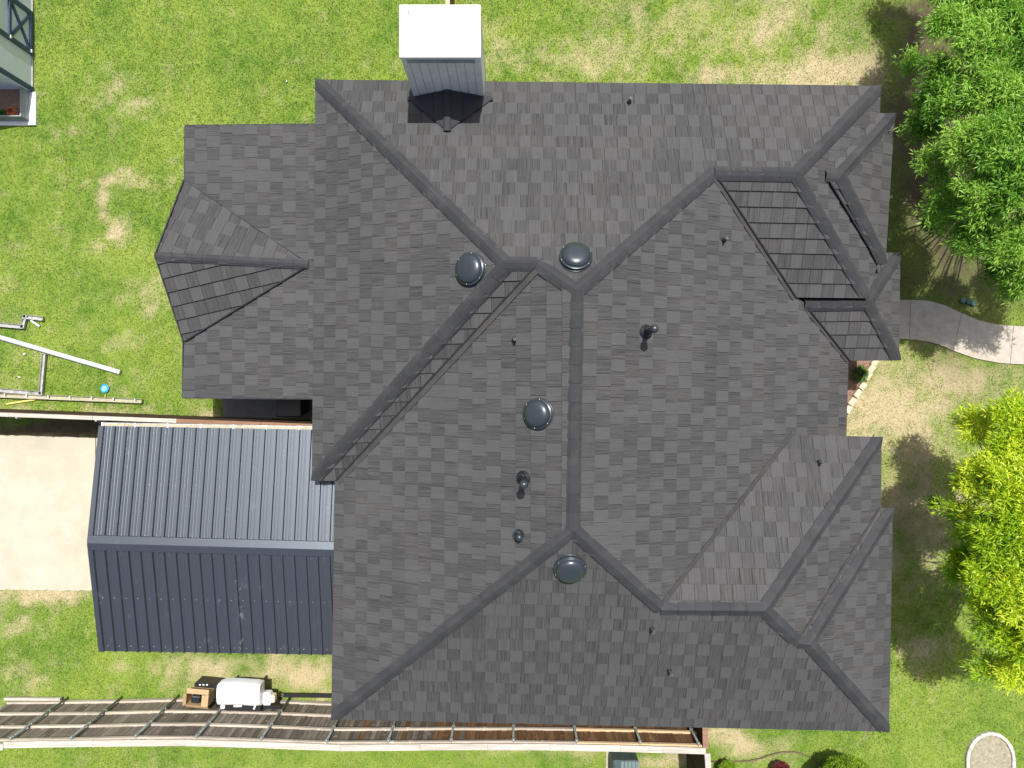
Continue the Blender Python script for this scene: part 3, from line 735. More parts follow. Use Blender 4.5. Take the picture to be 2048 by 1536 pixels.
XL = (eN0.x + rd0.x + eS0.x) / 3; XR = -4.35
def yl(p, q, x): return p.y + (q.y - p.y) * (x - p.x) / (q.x - p.x)
def carp_panel(xa, xb, side):
    m_ = MB(); P_ = []; pitch = .305; x = xa
    prof = [(0, .0), (.030, .0), (.046, .055), (.082, .055), (.098, .0), (.15, .0), (.160, .004), (.176, .004), (.186, 0), (.232, 0), (.242, .004), (.258, .004), (.268, 0)]
    while x < xb - .01:
        for dx, dz in prof:
            if x + dx <= xb: P_.append((x + dx, dz))
        x += pitch
    P_.append((xb, 0))
    for xx, dz in P_:
        ye = yl(eN0, eN1, xx) if side > 0 else yl(eS0, eS1, xx); yr = yl(rd0, rd1, xx)
        m_.v.append((xx, yr, ZR + dz)); m_.v.append((xx, ye, ZE + dz)); m_.v.append((xx, yr, ZR - .012)); m_.v.append((xx, ye, ZE - .012))
    for i in range(len(P_) - 1):
        b = 4 * i
        for q in ((b, b+1, b+5, b+4), (b+2, b+6, b+7, b+3), (b+1, b+3, b+7, b+5), (b, b+4, b+6, b+2)):
            m_.f.append(q if side > 0 else tuple(reversed(q))); m_.mi.append(0)
    return m_
npan = math.ceil((XR - XL) / .915)
for side in (1, -1):
    for i in range(npan):
        xa = XL + i * .915; carp_panel(xa, min(xa + .918, XR), side).build('roof_panel', M_CPT, cpt)
for side in (1, -1):
    for fr in (.05, .5, .93):
        m_ = MB(); x = XL + .19
        while x < XR - .05:
            ye = yl(eN0, eN1, x) if side > 0 else yl(eS0, eS1, x); yr = yl(rd0, rd1, x)
            m_.lathe([(.011, 0), (.011, .006), (.004, .010)], 6, None, (x, ye + (yr - ye) * fr, ZE + (ZR - ZE) * fr + .003)); x += .1525
        tag(m_.build('screw_row', M_GUT_D, cpt), kind='stuff')
m_ = MB()
for k, (dy, dz) in enumerate(((-.20, .018), (-.19, .045), (0, .085), (.19, .045), (.20, .018))):
    for xx in (XL - .02, XR): m_.v.append((xx, yl(rd0, rd1, xx) + dy, ZR + dz - .012))
for k in range(4): m_.f.append((2*k, 2*k+1, 2*k+3, 2*k+2)); m_.mi.append(0)
m_.build('ridge_cap', M_CPT, cpt)
for (p, q) in ((eN0, rd0), (rd0, eS0)):
    m_ = MB(); a_, b_ = p.copy(), q.copy(); a_.x = b_.x = XL + .0; m_.bar(a_ + Vector((0, 0, .0)), b_, .10, .085, (0, 0, 1)); m_.build('rake_trim', M_CPT, cpt)
m_ = MB(); m_.bar((XL, yl(eN0, eN1, XL) + .045, ZE - .05), (XR, yl(eN0, eN1, XR) + .045, ZE - .05), .10, .09); gt = m_.build('eave_gutter', M_GUT_D, cpt)
m_ = MB(); m_.bar((XL, yl(eN0, eN1, XL) + .04, ZE - .003), (XR, yl(eN0, eN1, XR) + .04, ZE - .003), .055, .014); m_.build('debris', simple('gutter_debris', (.48, .40, .28), .95, var=.5, sc=30, dirt=(.42, .16, .05)), gt)
for i in range(8):
    xx = XL + .03 + i * .87; m_ = MB(); m_.bar((xx, yl(eN0, eN1, xx) - .01, ZE + .01), (xx, yl(eN0, eN1, xx) + .10, ZE + .01), .035, .03); m_.build('hanger', M_WHITE, gt)
for x in (XL + .25, (XL + XR) / 2, XR - .2):
    for s in (0, 1):
        y = (yl(eN0, eN1, x) - .3) if s == 0 else (yl(eS0, eS1, x) + .3)
        m_ = MB(); m_.box((x, y, 1.0), (.09, .09, 2.0)); m_.build('post', M_CARFR, cpt)
for s in (0, 1):
    y = (lambda x: yl(eN0, eN1, x) - .3) if s == 0 else (lambda x: yl(eS0, eS1, x) + .3)
    m_ = MB(); m_.bar((XL, y(XL), 2.03), (XR, y(XR), 2.03), .08, .1); m_.build('beam', M_CARFR, cpt)

# ------------------------------------------------------------------ fences
def interp(L, x):
    if x <= L[0][0]: return L[0][1]
    for (a, b), (c, d) in zip(L, L[1:]):
        if x <= c: return b + (d - b) * (x - a) / (c - a)
    return L[-1][1]
FH = 2.42
fn = empty('wooden_fence', W(700, 1410)); tag(fn, 'long weathered plank fence with steel posts and pale top rail south of the house', 'fence')
TOPL = [(a_, b_ - 8) for a_, b_ in [(-120,1491),(20,1490),(130,1489),(270,1485),(400,1486),(520,1490),(664,1496),(900,1494),(1060,1494),(1240,1497),(1412,1502)]]
def fy(x): return (768 - interp(TOPL, x * F / (H - FH) + 1024)) * (H - FH) / F
def bow(x, z): return .025 * math.sin(x * 2.1) * (z / FH) 
x = W(-110, 1490, FH).x; xe = W(1410, 1500, FH).x; pw = .142
while x < xe - .05:
    w = pw * rng.uniform(.93, 1.05); y = fy(x) - .055 + rng.uniform(-.006, .006)
    pxm = (x + 4) * 1
    brown = 1 / (1 + math.exp(-(x + 2.2) * 2.2)); z0 = .03
    m_ = MB(); m_.box((x + w/2, y, (FH - .03) / 2 + z0), (w - .004, .018, FH - .06)); m_.build('picket', M_PICK_B if rng.random() < brown else M_PICK_G, fn)
    x += w
posts = [20, 142, 278, 392 + 15, 520, 655, 782, 903, 1027, 1152, 1276, 1392]
# post positions read at the fence top
pxs = [(19,1478),(141,1480),(270,1478),(392,1481),(522,1484),(652,1490),(776,1489),(902,1486),(1027,1485),(1154,1488),(1281,1493),(1398,1496)]
zr_l = [.10, .84, 1.60, FH - .10]
prev = -7.4 - 7.6
wx = [W(a, b, FH).x for a, b in pxs]
for (a, b), xx in zip(pxs, wx):
    y = fy(xx) + .055; m_ = MB()
    m_.tube([(xx, y, -.1), (xx + rng.uniform(-.01, .01), y, FH - .05)], .029, 12)
    po = m_.build('post', M_POST, fn, True)
    m_ = MB(); m_.lathe([(.04, 0), (.042, .02), (.02, .04)], 12, None, (xx, y, FH - .05)); m_.build('post_cap', M_POST, po, True)
    for z in zr_l[1:]:
        m_ = MB(); m_.box((xx, y - .005, z), (.085, .07, .05), bev=.01); m_.build('bracket', M_POST, po)
ed = [W(-110, 1490, FH).x] + wx + [xe]
for i in range(len(ed) - 1):
    a, b = ed[i], ed[i+1]
    for z in zr_l:
        newer = a > 1.0 and z > .2
        m_ = MB(); h = .085 if z > .2 else .14
        m_.bar((a + .005, fy(a) - .02, z), (b - .005, fy(b) - .02, z + rng.uniform(-.015, .015)), .06, h, (0, 0, 1)); m_.build('rail', M_RAIL_N if newer else M_RAIL, fn)
bx_ = [(-110), 8, 185, 371, 530, 680, 840, 975, 1100, 1240, 1325, 1411]
for i in range(len(bx_) - 1):
    a, b = W(bx_[i], 1490, FH).x, W(bx_[i+1], 1490, FH).x
    t0 = .0 if i else .05
    m_ = MB(); m_.bar((a + .002, fy(a) - .095 - t0, FH + .012), (b - .002, fy(b) - .095 - t0, FH + .012 + rng.uniform(-.01, .01)), .165, .034, (0, 0, 1), bev=.004); m_.build('cap_board', M_TOP, fn)
m_ = MB(); m_.bar(W(10, 1397, .12), W(122, 1398, .12), .07, .10); m_.build('base_board', M_TOP, fn)

def fence_run(name, label, p, q, h, side, pm, cm, cm2=None, split=None, pw=.14, gap=.002, capw=.11, group=None):
    """pickets on `side` of the line p-q, rails and posts on the other"""
    p, q = Vector((*p[:2], 0)), Vector((*q[:2], 0)); root = empty(name, p.lerp(q, .5)); tag(root, label, 'fence')
    d = (q - p); L = d.length; d.normalize(); nrm = Vector((-d.y, d.x, 0)) * side
    s = 0
    while s < L - .04:
        w = pw * rng.uniform(.95, 1.04); c = p + d * (s + w/2) + nrm * (.05 + rng.uniform(-.003, .003)); m_ = MB()
        m_.bar(c - d * (w/2 - gap/2) + Vector((0, 0, h/2)), c + d * (w/2 - gap/2) + Vector((0, 0, h/2)), .018, h - .03 + rng.uniform(-.01, 0)); m_.build('picket', pm, root); s += w
    for z in (.25, h * .52, h - .12):
        m_ = MB(); m_.bar(p + nrm * .02 + Vector((0, 0, z)), q + nrm * .02 + Vector((0, 0, z)), .04, .085); m_.build('rail', M_RAIL if pm is not M_PICK_R else M_TOP_B, root)
    k = max(2, int(L / 2.0) + 1)
    for i in range(k):
        c = p + d * (.3 + (L - .6) * i / (k - 1)) - nrm * .05; m_ = MB(); m_.tube([c + Vector((0, 0, -.1)), c + Vector((0, 0, h - .05))], .033, 12); po = m_.build('post', M_POST, root, True)
        m_ = MB(); m_.lathe([(.04, 0), (.042, .02), (.02, .04)], 12, None, c + Vector((0, 0, h - .05))); m_.build('post_cap', M_SCREW, po, True)
    nseg = max(1, round(L / 2.4))
    for i in range(nseg):
        a, b = p + d * (L * i / nseg + .002), p + d * (L * (i+1) / nseg - .002)
        cmm = cm if (cm2 is None or (i + .5) / nseg < split) else cm2
        m_ = MB(); m_.bar(a + nrm * .01 + Vector((0, 0, h + .012 + rng.uniform(-.006, .006))), b + nrm * .01 + Vector((0, 0, h + .012 + rng.uniform(-.006, .006))), capw, .034, (0, 0, 1), bev=.004); m_.build('cap_board', cmm, root)
    return root
SFH = 1.75
fence_run('wooden_fence', 'dark red brown picket fence between the back lawn and the carport', W(-150, 824, SFH), W(690, 855, SFH), SFH, 1, M_PICK_R, M_TOP, M_TOP_B, .52, gap=.003)
fence_run('wooden_fence', 'short stretch of brown fence running behind the white chimney', W(895, 40, 1.9), W(893, -160, 1.9), 1.9, -1, M_PICK_B, M_RAIL_N, gap=.003)
fence_run('wooden_fence', 'brown fence end turning towards the house wall at the far end of the long fence', W(1410, 1420, FH), W(1412, 1497, FH), FH, -1, M_PICK_R, M_TOP_B, capw=.15)
fence_run('wooden_fence', 'fence running out of frame beside the hose with pale top rail', W(1415, 1506, FH), W(1424, 1640, FH), FH, -1, M_PICK_R, M_TOP, capw=.15)

# ------------------------------------------------------------------ shed and planter
shed = empty('shed', W(-60, 40)); tag(shed, 'pale grey shed wall with dark blue trim and cross braced door', 'shed')
sx = W(65, 0).x; y0 = W(0, 184).y; y1 = y0 + 5.0; HS = 2.5
m_ = MB(); m_.box((sx - 2.0, (y0+y1)/2, HS/2), (4.0, y1-y0, HS)); m_.build('wall', M_SHEDW, shed)
m_ = MB(); rx = sx - 2.0
m_.add([(sx-.02, y0-.02, HS), (sx-.02, y1, HS), (rx, y1, HS+1.1), (rx, y0-.02, HS+1.1), (sx-4.2, y1, HS), (sx-4.2, y0-.02, HS)], [(0,1,2,3),(3,2,4,5),(0,3,5),(1,4,2),(0,5,4,1)]); m_.build('roof', M_SHEDR, shed)
def trim(name, ya, za, yb, zb, w, par, d=.025):
    m_ = MB(); m_.bar((sx + d, ya, za), (sx + d, yb, zb), w, .05, (1, 0, 0)); return m_.build(name, M_SHEDT, par)
trim('corner_board', y0 + .06, .02, y0 + .06, HS - .05, .13, shed)
dy0, dy1 = W(62, 108).y, W(62, 30).y
door = trim('door_frame', dy0, .03, dy0, 2.05, .13, shed); trim('door_frame', dy1, .03, dy1, 2.05, .13, shed)
for z in (.08, .98, 2.0): trim('door_rail', dy0 + .07, z, dy1 - .07, z, .09 if z > .1 else .12, door)
trim('door_brace', dy0 + .08, .15, dy1 - .08, .93, .075, door, .02); trim('door_brace', dy1 - .08, .15, dy0 + .08, .93, .075, door, .022)
for z in (.12, .98):
    m_ = MB(); m_.box((sx + .06, dy0 + .03, z), (.03, .09, .05)); m_.build('hinge', M_SCREW, door)
m_ = MB(); m_.box((sx - .03, (y0+y1)/2, .02), (.12, y1-y0, .04)); m_.build('base_flashing', M_GUT_D, shed)
pb = empty('planter_box', W(10, 215)); tag(pb, 'low grey board planter box with flowers on white concrete footing', 'planter')
pa, pbm = W(62, 176), W(62, 243); xw = pa.x; hp = .36; ya, yb = pbm.y, pa.y - .02
m_ = MB(); m_.prism([(xw - 2.2, ya - .12), (xw + .17, ya - .12), (xw + .17, yb - .12), (xw - 2.2, yb - .12)], -.05, .06); m_.build('footing', M_CONC_W, pb)
for i in range(4):
    z = .11 + i * .082
    m_ = MB(); m_.box((xw - .03 - i * .004, (ya+yb)/2, z), (.04, yb - ya - .01, .078), bev=.008); m_.build('board', M_PLANTER, pb)
    m_ = MB(); m_.box((xw - 1.1, ya + .01 + i * .004, z), (2.1, .04, .078), bev=.008); m_.build('board', M_PLANTER, pb)
m_ = MB(); m_.box((xw - 1.1, yb - .03, .22), (2.1, .05, .34), bev=.008); m_.build('board', M_PLANTER, pb)
m_ = MB(); m_.prism([(xw - 2.1, ya + .04), (xw - .06, ya + .04), (xw - .06, yb - .05), (xw - 2.1, yb - .05)], .06, .20); m_.build('soil', M_MULCH, pb)

# ------------------------------------------------------------------ foliage
def leaf_mesh(centers, dirs, nleaf, L, wd, spread, tone_c, droop=.35, seed=1, jit=.25):
    """rosettes of narrow leaves; numpy, two quads per leaf folded along the middle"""
    g = np.random.default_rng(seed); C = np.repeat(centers, nleaf, 0); D = np.repeat(dirs, nleaf, 0); n = len(C)
    r = g.normal(size=(n, 3)); r /= np.linalg.norm(r, axis=1)[:, None]
    d = D * (1 - spread) + r * spread * 1.35; d /= np.linalg.norm(d, axis=1)[:, None]
    ln = L * g.uniform(.6, 1.25, n)[:, None]; w = wd * g.uniform(.7, 1.2, n)[:, None]
    s = np.cross(d, g.normal(size=(n, 3)) * .55 + np.array([0, 0, 1.0])); s /= np.linalg.norm(s, axis=1)[:, None] + 1e-6
    b = C + r * L * .35
    mid = b + d * ln * .5; tip = b + d * ln; tip[:, 2] -= (ln[:, 0] * droop * g.uniform(.3, 1.2, n))
    v = np.stack([b, mid - s * w / 2, tip, mid + s * w / 2], 1).reshape(-1, 3)
    t = np.clip(np.repeat(tone_c, nleaf) + g.normal(0, jit, n) * .5, 0, 1)
    return v, t
def leaf_object(name, v, t, m, parent=None):
    n = len(t); me = bpy.data.meshes.new(name)
    me.vertices.add(4 * n); me.vertices.foreach_set('co', v.astype('f').ravel())
    me.loops.add(4 * n); me.loops.foreach_set('vertex_index', np.arange(4 * n, dtype='i'))
    me.polygons.add(n); me.polygons.foreach_set('loop_start', np.arange(0, 4 * n, 4, dtype='i'))
    me.update(calc_edges=True)
    at = me.attributes.new('tone', 'FLOAT', 'FACE'); at.data.foreach_set('value', t.astype('f'))
    me.materials.append(m); return link(name, me, parent)
def tree(name, label, base, lobes, m, per, seed, L=.14, wd=.026, nleaf=9, bright=.5, shrink=.86):
    g = np.random.default_rng(seed); root = empty(name, base); tag(root, label, 'tree')
    base = Vector(base); m_ = MB(); top = base + Vector((.1, -.05, 2.0))
    m_.tube([base + Vector((0, 0, -.1)), base + Vector((.02, .03, .5)), base + Vector((-.03, .02, 1.2)), top], [.19, .15, .12, .10], 12); tk = m_.build('trunk', M_BARK, root, True)
    C = []; D = []; T = []
    for (c, r) in lobes:
        r *= shrink; c = Vector(c) + Vector((0, 0, g.uniform(-.45, .35))); mid = top.lerp(c, .5) + Vector(g.normal(0, .18, 3)) + Vector((0, 0, .1)); m_ = MB()
        m_.tube([base.lerp(top, g.uniform(.6, 1)), mid, c], [.034, .018, .007], 6); m_.build('branch', M_BARK, tk, True)
        ns = max(4, int(per * r * r)); tl = g.normal(0, .20)
        for k in range(ns):                       # leafy sprays at the twig ends
            q = g.normal(size=3); q /= np.linalg.norm(q)
            if q[2] < -.15: q[2] = -q[2]
            rr = r * g.uniform(.4, .98); o = np.array(c) + q * rr * np.array([1, 1, .75]); sr = g.uniform(.11, .22)
            mk = int(g.uniform(7, 13)); P_ = o + g.normal(size=(mk, 3)) * sr * np.array([.62, .62, .38])
            C.append(P_); dd = q * .75 + np.array([0, 0, .5]); D.append(np.repeat(dd[None], mk, 0))
            T.append(bright + tl + (rr / r - .78) * .9 + q[2] * .20 + g.normal(0, .15) + g.normal(0, .05, mk))  # shading put into leaf tone: outer and upper sprays lighter, inner ones darker
    C = np.concatenate(C); D = np.concatenate(D); D /= np.linalg.norm(D, axis=1)[:, None]; T = np.concatenate(T)
    v, t = leaf_mesh(C, D, nleaf, L, wd, .62, T, seed=seed + 1)
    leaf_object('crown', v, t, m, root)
    return root
def lobes_from_px(L): return [(tuple(W(a, b, z)), r) for a, b, z, r in L]
T1 = [(1880,60,3.6,.62),(1950,90,4.3,.85),(1860,150,3.3,.55),(1920,190,4.2,.80),(2010,170,4.8,.9),(1840,250,3.0,.42),(1870,330,3.3,.55),(1930,290,4.2,.75),(2010,290,4.9,.9),
      (1850,270,2.8,.3),(1905,400,3.6,.65),(1970,390,4.4,.8),(2040,380,4.8,.8),(1900,480,3.0,.42),(1960,480,3.8,.6),(2020,490,4.2,.7),(2040,550,3.6,.5),(1990,420,3.2,.5),
      (2060,80,4.6,.9),(2000,20,4.2,.7),(1935,20,3.5,.45),(2090,260,5,.9),(2090,470,4.4,.8),(1840,200,2.7,.33),(1835,110,2.7,.3),(1880,440,2.7,.3),(1990,540,3.0,.35),(2120,150,4.6,.8),(1975,-30,3.8,.8),(2060,-30,4.2,.9),(1905,-40,3.4,.55),(1990,-120,3.8,.8),(2010,575,3.0,.35),(2150,480,4.4,.8),(2250,470,4.5,.8),(2180,380,4.8,.8),(2280,380,4.6,.8),(1960,-230,3.8,.7),(2020,-260,4.2,.8),(1970,-150,3.6,.5)]
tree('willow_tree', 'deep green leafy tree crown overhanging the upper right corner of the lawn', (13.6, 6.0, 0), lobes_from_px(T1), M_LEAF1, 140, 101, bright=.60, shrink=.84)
T2 = [(1960,850,3.0,.45),(2010,830,3.4,.55),(2048,880,3.8,.7),(1930,950,2.9,.42),(1980,960,3.7,.6),(2030,970,4.2,.75),(1895,1010,2.6,.28),(1930,1040,3.2,.45),(1990,1060,4.2,.65),(2045,1080,4.6,.8),
      (1890,1140,2.8,.26),(1945,1130,3.4,.45),(2000,1160,4.3,.65),(2050,1190,4.5,.75),(1950,1200,3.3,.35),(1985,1250,3.7,.5),(2035,1280,4.0,.6),(1965,1330,2.9,.26),(2010,1340,3.3,.38),(2048,1350,3.5,.5),
      (2090,1000,4.4,.8),(2090,1250,4.2,.8),(1930,835,2.4,.16),(1875,1005,2.3,.15),(2095,880,3.8,.7),(1990,900,3.3,.4),(2150,1000,4.4,.7),(2150,1150,4.6,.8),(2140,1300,4,.7)]
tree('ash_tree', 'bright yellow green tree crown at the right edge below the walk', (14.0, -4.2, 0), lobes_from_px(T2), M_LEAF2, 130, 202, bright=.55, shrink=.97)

def bush(name, label, c, r, m, n, seed, L=.05, wd=.022, sq=.8, bright=.5, nleaf=8, cat='shrub', group=None):
    g = np.random.default_rng(seed); c = Vector(c); root = empty(name, (c.x, c.y, 0)); tag(root, label, cat, group)
    m_ = MB()
    for k in range(5):
        a = k * 1.26; m_.tube([(c.x, c.y, -.03), (c.x + .3*r*math.cos(a), c.y + .3*r*math.sin(a), c.z), (c.x + .55*r*math.cos(a), c.y + .55*r*math.sin(a), c.z + .4*r)], [.02, .014, .006], 6)
    m_.build('stem', M_BARK, root, True)
    q = g.normal(size=(n, 3)); q /= np.linalg.norm(q, axis=1)[:, None]; q[:, 2] = np.where(q[:, 2] < -.3, -q[:, 2], q[:, 2])
    lump = 1 + .10 * np.sin(q[:, 0] * 7) * np.sin(q[:, 1] * 6 + 1)
    P_ = np.array(c) + q * (r * lump * g.uniform(.55, 1, n) ** .4)[:, None] * np.array([1, 1, sq])
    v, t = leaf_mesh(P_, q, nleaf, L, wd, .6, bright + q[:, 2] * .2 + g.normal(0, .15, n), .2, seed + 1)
    leaf_object('crown', v, t, m, root); return root
bush('round_shrub', 'round bright green shrub at the bottom edge casting a dark shadow', W(1692, 1568, 1.1), .74, M_LEAFB, 6500, 31, sq=1.1, bright=.55)
bush('red_shrub', 'small dark red leaved shrub beside the hose', W(1562, 1541, .32), .21, M_LEAFR, 600, 33, L=.07, wd=.02)
bush('small_shrub', 'small green shrub at the bottom edge near the fence end', W(1455, 1540, .4), .24, M_LEAFB, 800, 35, bright=.45)
def fountain(name, label, base, h, r, n, m, seed, cat='plant', bright=.5, wd=.02):
    g = np.random.default_rng(seed); root = empty(name, base); tag(root, label, cat); b = np.array(base)
    a = g.uniform(0, 6.283, n); k = g.uniform(.15, 1.0, n); L = g.uniform(.7, 1.1, n)
    d = np.stack([np.cos(a) * k, np.sin(a) * k, np.zeros(n)], 1)
    s = np.stack([-np.sin(a), np.cos(a), np.zeros(n)], 1) * wd / 2
    p0 = b + d * .03; p1 = b + d * r * .55 + np.array([0, 0, 1]) * (h * L * (1 - k * .3))[:, None]; p2 = b + d * r + np.array([0, 0, 1]) * (h * L * (.95 - .8 * k))[:, None]
    v1 = np.stack([p0, p1 - s, p2, p1 + s], 1).reshape(-1, 3)
    leaf_object('blade', v1, np.clip(bright + g.normal(0, .22, n), 0, 1), m, root)
    m_ = MB(); m_.lathe([(.05, -.02), (.06, .03), (.02, .07)], 10, None, base); m_.build('crown_base', M_BARK, root, True); return root
fountain('daylily_plant', 'green grassy plant growing in the mulch corner beside the stone edging', W(1716, 748), .38, .33, 420, M_LEAFD, 41, bright=.6)
fountain('flower_plant', 'orange flowering plant in the planter box by the shed', W(27, 226, .2), .22, .20, 160, M_FLOW, 43, wd=.05)
fountain('leafy_plant', 'green leafy plant beside the orange flowers in the planter box', W(6, 229, .2), .16, .18, 120, M_LEAFD, 45, wd=.04)

# ------------------------------------------------------------------ stones
se = empty('stone_edging', W(1722, 775)); tag(se, 'row of tan limestone blocks edging the mulch bed', 'edging')
for i, (a, b) in enumerate([(1747,724),(1740,738),(1733,752),(1723,772),(1713,787),(1702,803),(1694,819)]):
    c = W(a, b); M_ = Matrix.Rotation(math.radians(57 + rng.uniform(-6, 6)), 3, 'Z'); m_ = MB()
    m_.box((c.x, c.y, .05), (.235 + rng.uniform(-.02, .02), .165, .13), M_, bev=.015); m_.build('stone_block', M_STONE, se)
tr_ = empty('ring_edging', W(1980, 1510)); tag(tr_, 'rounded white stone ring edging a soil bed at lower right', 'edging')
ring = [RINGP[23]] + RINGP[22::-1] + [RINGP[24]]
ring = [W(1934, 1640), W(1934, 1580)] + [W(1980 - 46 * math.cos(a), 1520 - 54 * math.sin(a)) for a in [math.pi * k / 14 for k in range(15)]] + [W(2026, 1580), W(2026, 1640)]
for p, q in zip(ring, ring[1:]):
    m_ = MB(); z = Vector((0, 0, .02)); m_.bar(p + z, q + z, .095 + rng.uniform(-.01, .015), .09, bev=.015); m_.build('stone_block', M_RING, tr_)

# ------------------------------------------------------------------ loose things on the lawn
def gutter(name, label, pts, w, h, m, opened=True, hangers=0, group=None, ends=True):
    """an eave gutter lying on the grass: U profile, or turned over"""
    pts = [Vector(p) for p in pts]; c = sum(pts, Vector()) / len(pts); root = empty(name, (c.x, c.y, 0)); tag(root, label, 'gutter', group)
    for i, (p, q) in enumerate(zip(pts, pts[1:])):
        d = (q - p).normalized(); sd = Vector((-d.y, d.x, 0)); m_ = MB(); z = Vector((0, 0, .02))
        ext = d * (w / 2 if len(pts) > 2 else 0)
        a, b = p - (ext if i else d * 0), q + (ext if i < len(pts) - 2 else d * 0)
        if opened:
            m_.bar(a + z, b + z, w, .008); m_.bar(a + z + sd * w/2 + Vector((0, 0, h/2)), b + z + sd * w/2 + Vector((0, 0, h/2)), .008, h)
            m_.bar(a + z - sd * w/2 + Vector((0, 0, h/2)), b + z - sd * w/2 + Vector((0, 0, h/2)), .008, h)
            m_.bar(a + z - sd * (w/2 - .012) + Vector((0, 0, h)), b + z - sd * (w/2 - .012) + Vector((0, 0, h)), .030, .012)
        else:
            v = []
            for e in (a, b):
                for (o, zz) in ((-w/2, 0), (-w/2, h*.55), (-w*.28, h), (w*.36, h), (w/2, h*.9), (w/2, 0)): v.append(e + sd * o + Vector((0, 0, zz + .01)))
            m_.add(v, [(j, j+1, 6+j+1, 6+j) for j in range(5)] + [(5, 0, 6, 11), tuple(reversed(range(6))), tuple(range(6, 12))])
        ch_ = m_.build('channel', m, root)
        if opened and ends:
            m_ = MB(); m_.bar(b + z - sd * w/2 + Vector((0, 0, h/2)), b + z + sd * w/2 + Vector((0, 0, h/2)), .01, h); m_.build('end_cap', m, root)
    for k in range(hangers):
        p, q = pts[0], pts[-1]; c = p.lerp(q, (k + .7) / hangers); d = (q - p).normalized(); sd = Vector((-d.y, d.x, 0)); m_ = MB()
        m_.bar(c - sd * w/2 + Vector((0, 0, h + .018)), c + sd * w/2 + Vector((0, 0, h + .018)), .03, .008); m_.build('hanger', M_SCREW, root)
    return root
gutter('gutter_section', 'stepped dirty gutter piece with two corners lying on the lawn', [W(-60, 644), W(48, 654), W(53, 634), W(89, 638)], .11, .07, M_GUT_D)
gutter('gutter_section', 'long white overturned gutter lying diagonally across the lawn', [W(-70, 654), W(242, 745)], .135, .08, M_GUT_W, False)
gutter('gutter_section', 'L shaped gutter piece with long upright leg on the lawn', [W(-60, 775), W(84, 787), W(91, 708)], .105, .07, M_GUT_D)
gutter('gutter_section', 'long tan open gutter with hangers lying along the fence', [W(-60, 788), W(286, 802)], .12, .08, M_GUT_T, True, 8)
m_ = MB(); m_.bar(W(61, 640, .03), W(79, 653, .03), .055, .02, bev=.006); tag(m_.build('metal_strip', M_GUT_W), 'short bright metal strip beside the stepped gutter piece', 'strip')
m_ = MB(); m_.bar(W(12, 808, .012), W(71, 799, .012), .05, .022, bev=.004); tag(m_.build('yellow_stick', M_STICK), 'thin yellow stick lying on the grass by the fence', 'stick')
m_ = MB(); m_.bar(W(209, 796, .03), W(211, 788, .04), .02, .012, bev=.003); tag(m_.build('wood_chip', M_STICK), 'small pale splinter beside the blue disc', 'debris')
fd = empty('blue_disc', W(210, 777)); tag(fd, 'bright blue round plastic disc toy on the lawn', 'toy')
m_ = MB(); m_.lathe([(.125, .0), (.13, .02), (.118, .03), (.10, .032), (.09, .028)], 28, None, W(210, 777)); m_.build('rim', M_BLUE, fd, True)
m_ = MB(); m_.lathe([(.075, .028), (.073, .036), (.045, .036), (.04, .03), (.035, .036), (.005, .038)], 24, None, W(210, 777)); m_.build('center', M_BLUE2, fd, True)
for i, (a, b, w, h, lb) in enumerate([(50,708,.07,.05,'white scrap of plastic on the lawn left of the L shaped gutter'),(40,754,.02,.09,'thin pale sliver on the grass inside the L shaped gutter'),(574,163,.03,.04,'small white fleck on the lawn near the corner of the roof')]):
    m_ = MB(); c = W(a, b); m_.box((c.x, c.y, .035), (w, h, .012), Matrix.Rotation(.4 + i, 3, 'Z'), bev=.004); tag(m_.build('white_scrap', M_WHTPL), lb, 'litter')
m_ = MB(); m_.lathe([(.14, -.02), (.14, .03), (.125, .038), (.005, .04)], 24, None, W(207, 843)); tag(m_.build('round_cover', simple('grey_lid', (.20, .19, .17), .8)), 'round grey cover on the ground at the corner of the carport', 'cover')
for i, (a, b) in enumerate([(1925,601.5),(1936,603),(1946,607)]):
    c = W(a, b); root = empty('valve_cover', c); tag(root, ['leftmost', 'middle', 'rightmost'][i] + ' of three round green valve covers above the walk', 'cover', 'green valve covers by the walk')
    m_ = MB(); m_.lathe([(.085, -.02), (.085, .035), (.075, .042)], 20, None, c); m_.build('rim', M_GREENLID, root)
    m_ = MB(); m_.lathe([(.07, .03), (.068, .05), (.005, .052)], 20, None, c); m_.build('lid', M_GREENLID, root)

# bin on the pad
bn = empty('trash_bin', W(575, 815)); tag(bn, 'black wheeled bin standing in shade between patio roof and fence', 'bin')
c = W(577, 809, 1.05); c.z = 0
m_ = MB()
v = [(-.27,-.25,.05),(.27,-.25,.05),(.27,.25,.05),(-.27,.25,.05),(-.33,-.31,.98),(.33,-.31,.98),(.33,.33,.98),(-.33,.33,.98)]
m_.add([Vector(q) + c for q in v], [(3,2,1,0),(0,1,5,4),(1,2,6,5),(2,3,7,6),(3,0,4,7)]); m_.build('body', M_BLACK, bn)
m_ = MB(); m_.box((c.x, c.y, 1.02), (.72, .70, .07), bev=.03); m_.build('lid', M_BLACK, bn)
m_ = MB(); m_.tube([(c.x-.25, c.y+.40, 1.0), (c.x+.25, c.y+.40, 1.0)], .02, 8); m_.build('handle', M_BLACK, bn)
for s in (-1, 1):
    m_ = MB(); m_.tube([(c.x+s*.26, c.y+.30, .12), (c.x+s*.32, c.y+.30, .12)], .12, 16); m_.build('wheel', M_BLACK, bn)
m_ = MB(); m_.lathe([(.10, 0), (.10, .02), (.085, .024), (.08, .018), (.05, .018), (.045, .024), (.004, .024)], 24, None, W(541, 815) + Vector((0, 0, .014))); tag(m_.build('round_grate', M_PIPE), 'pale round drain grate on the dark pad beside the black bin', 'grate')

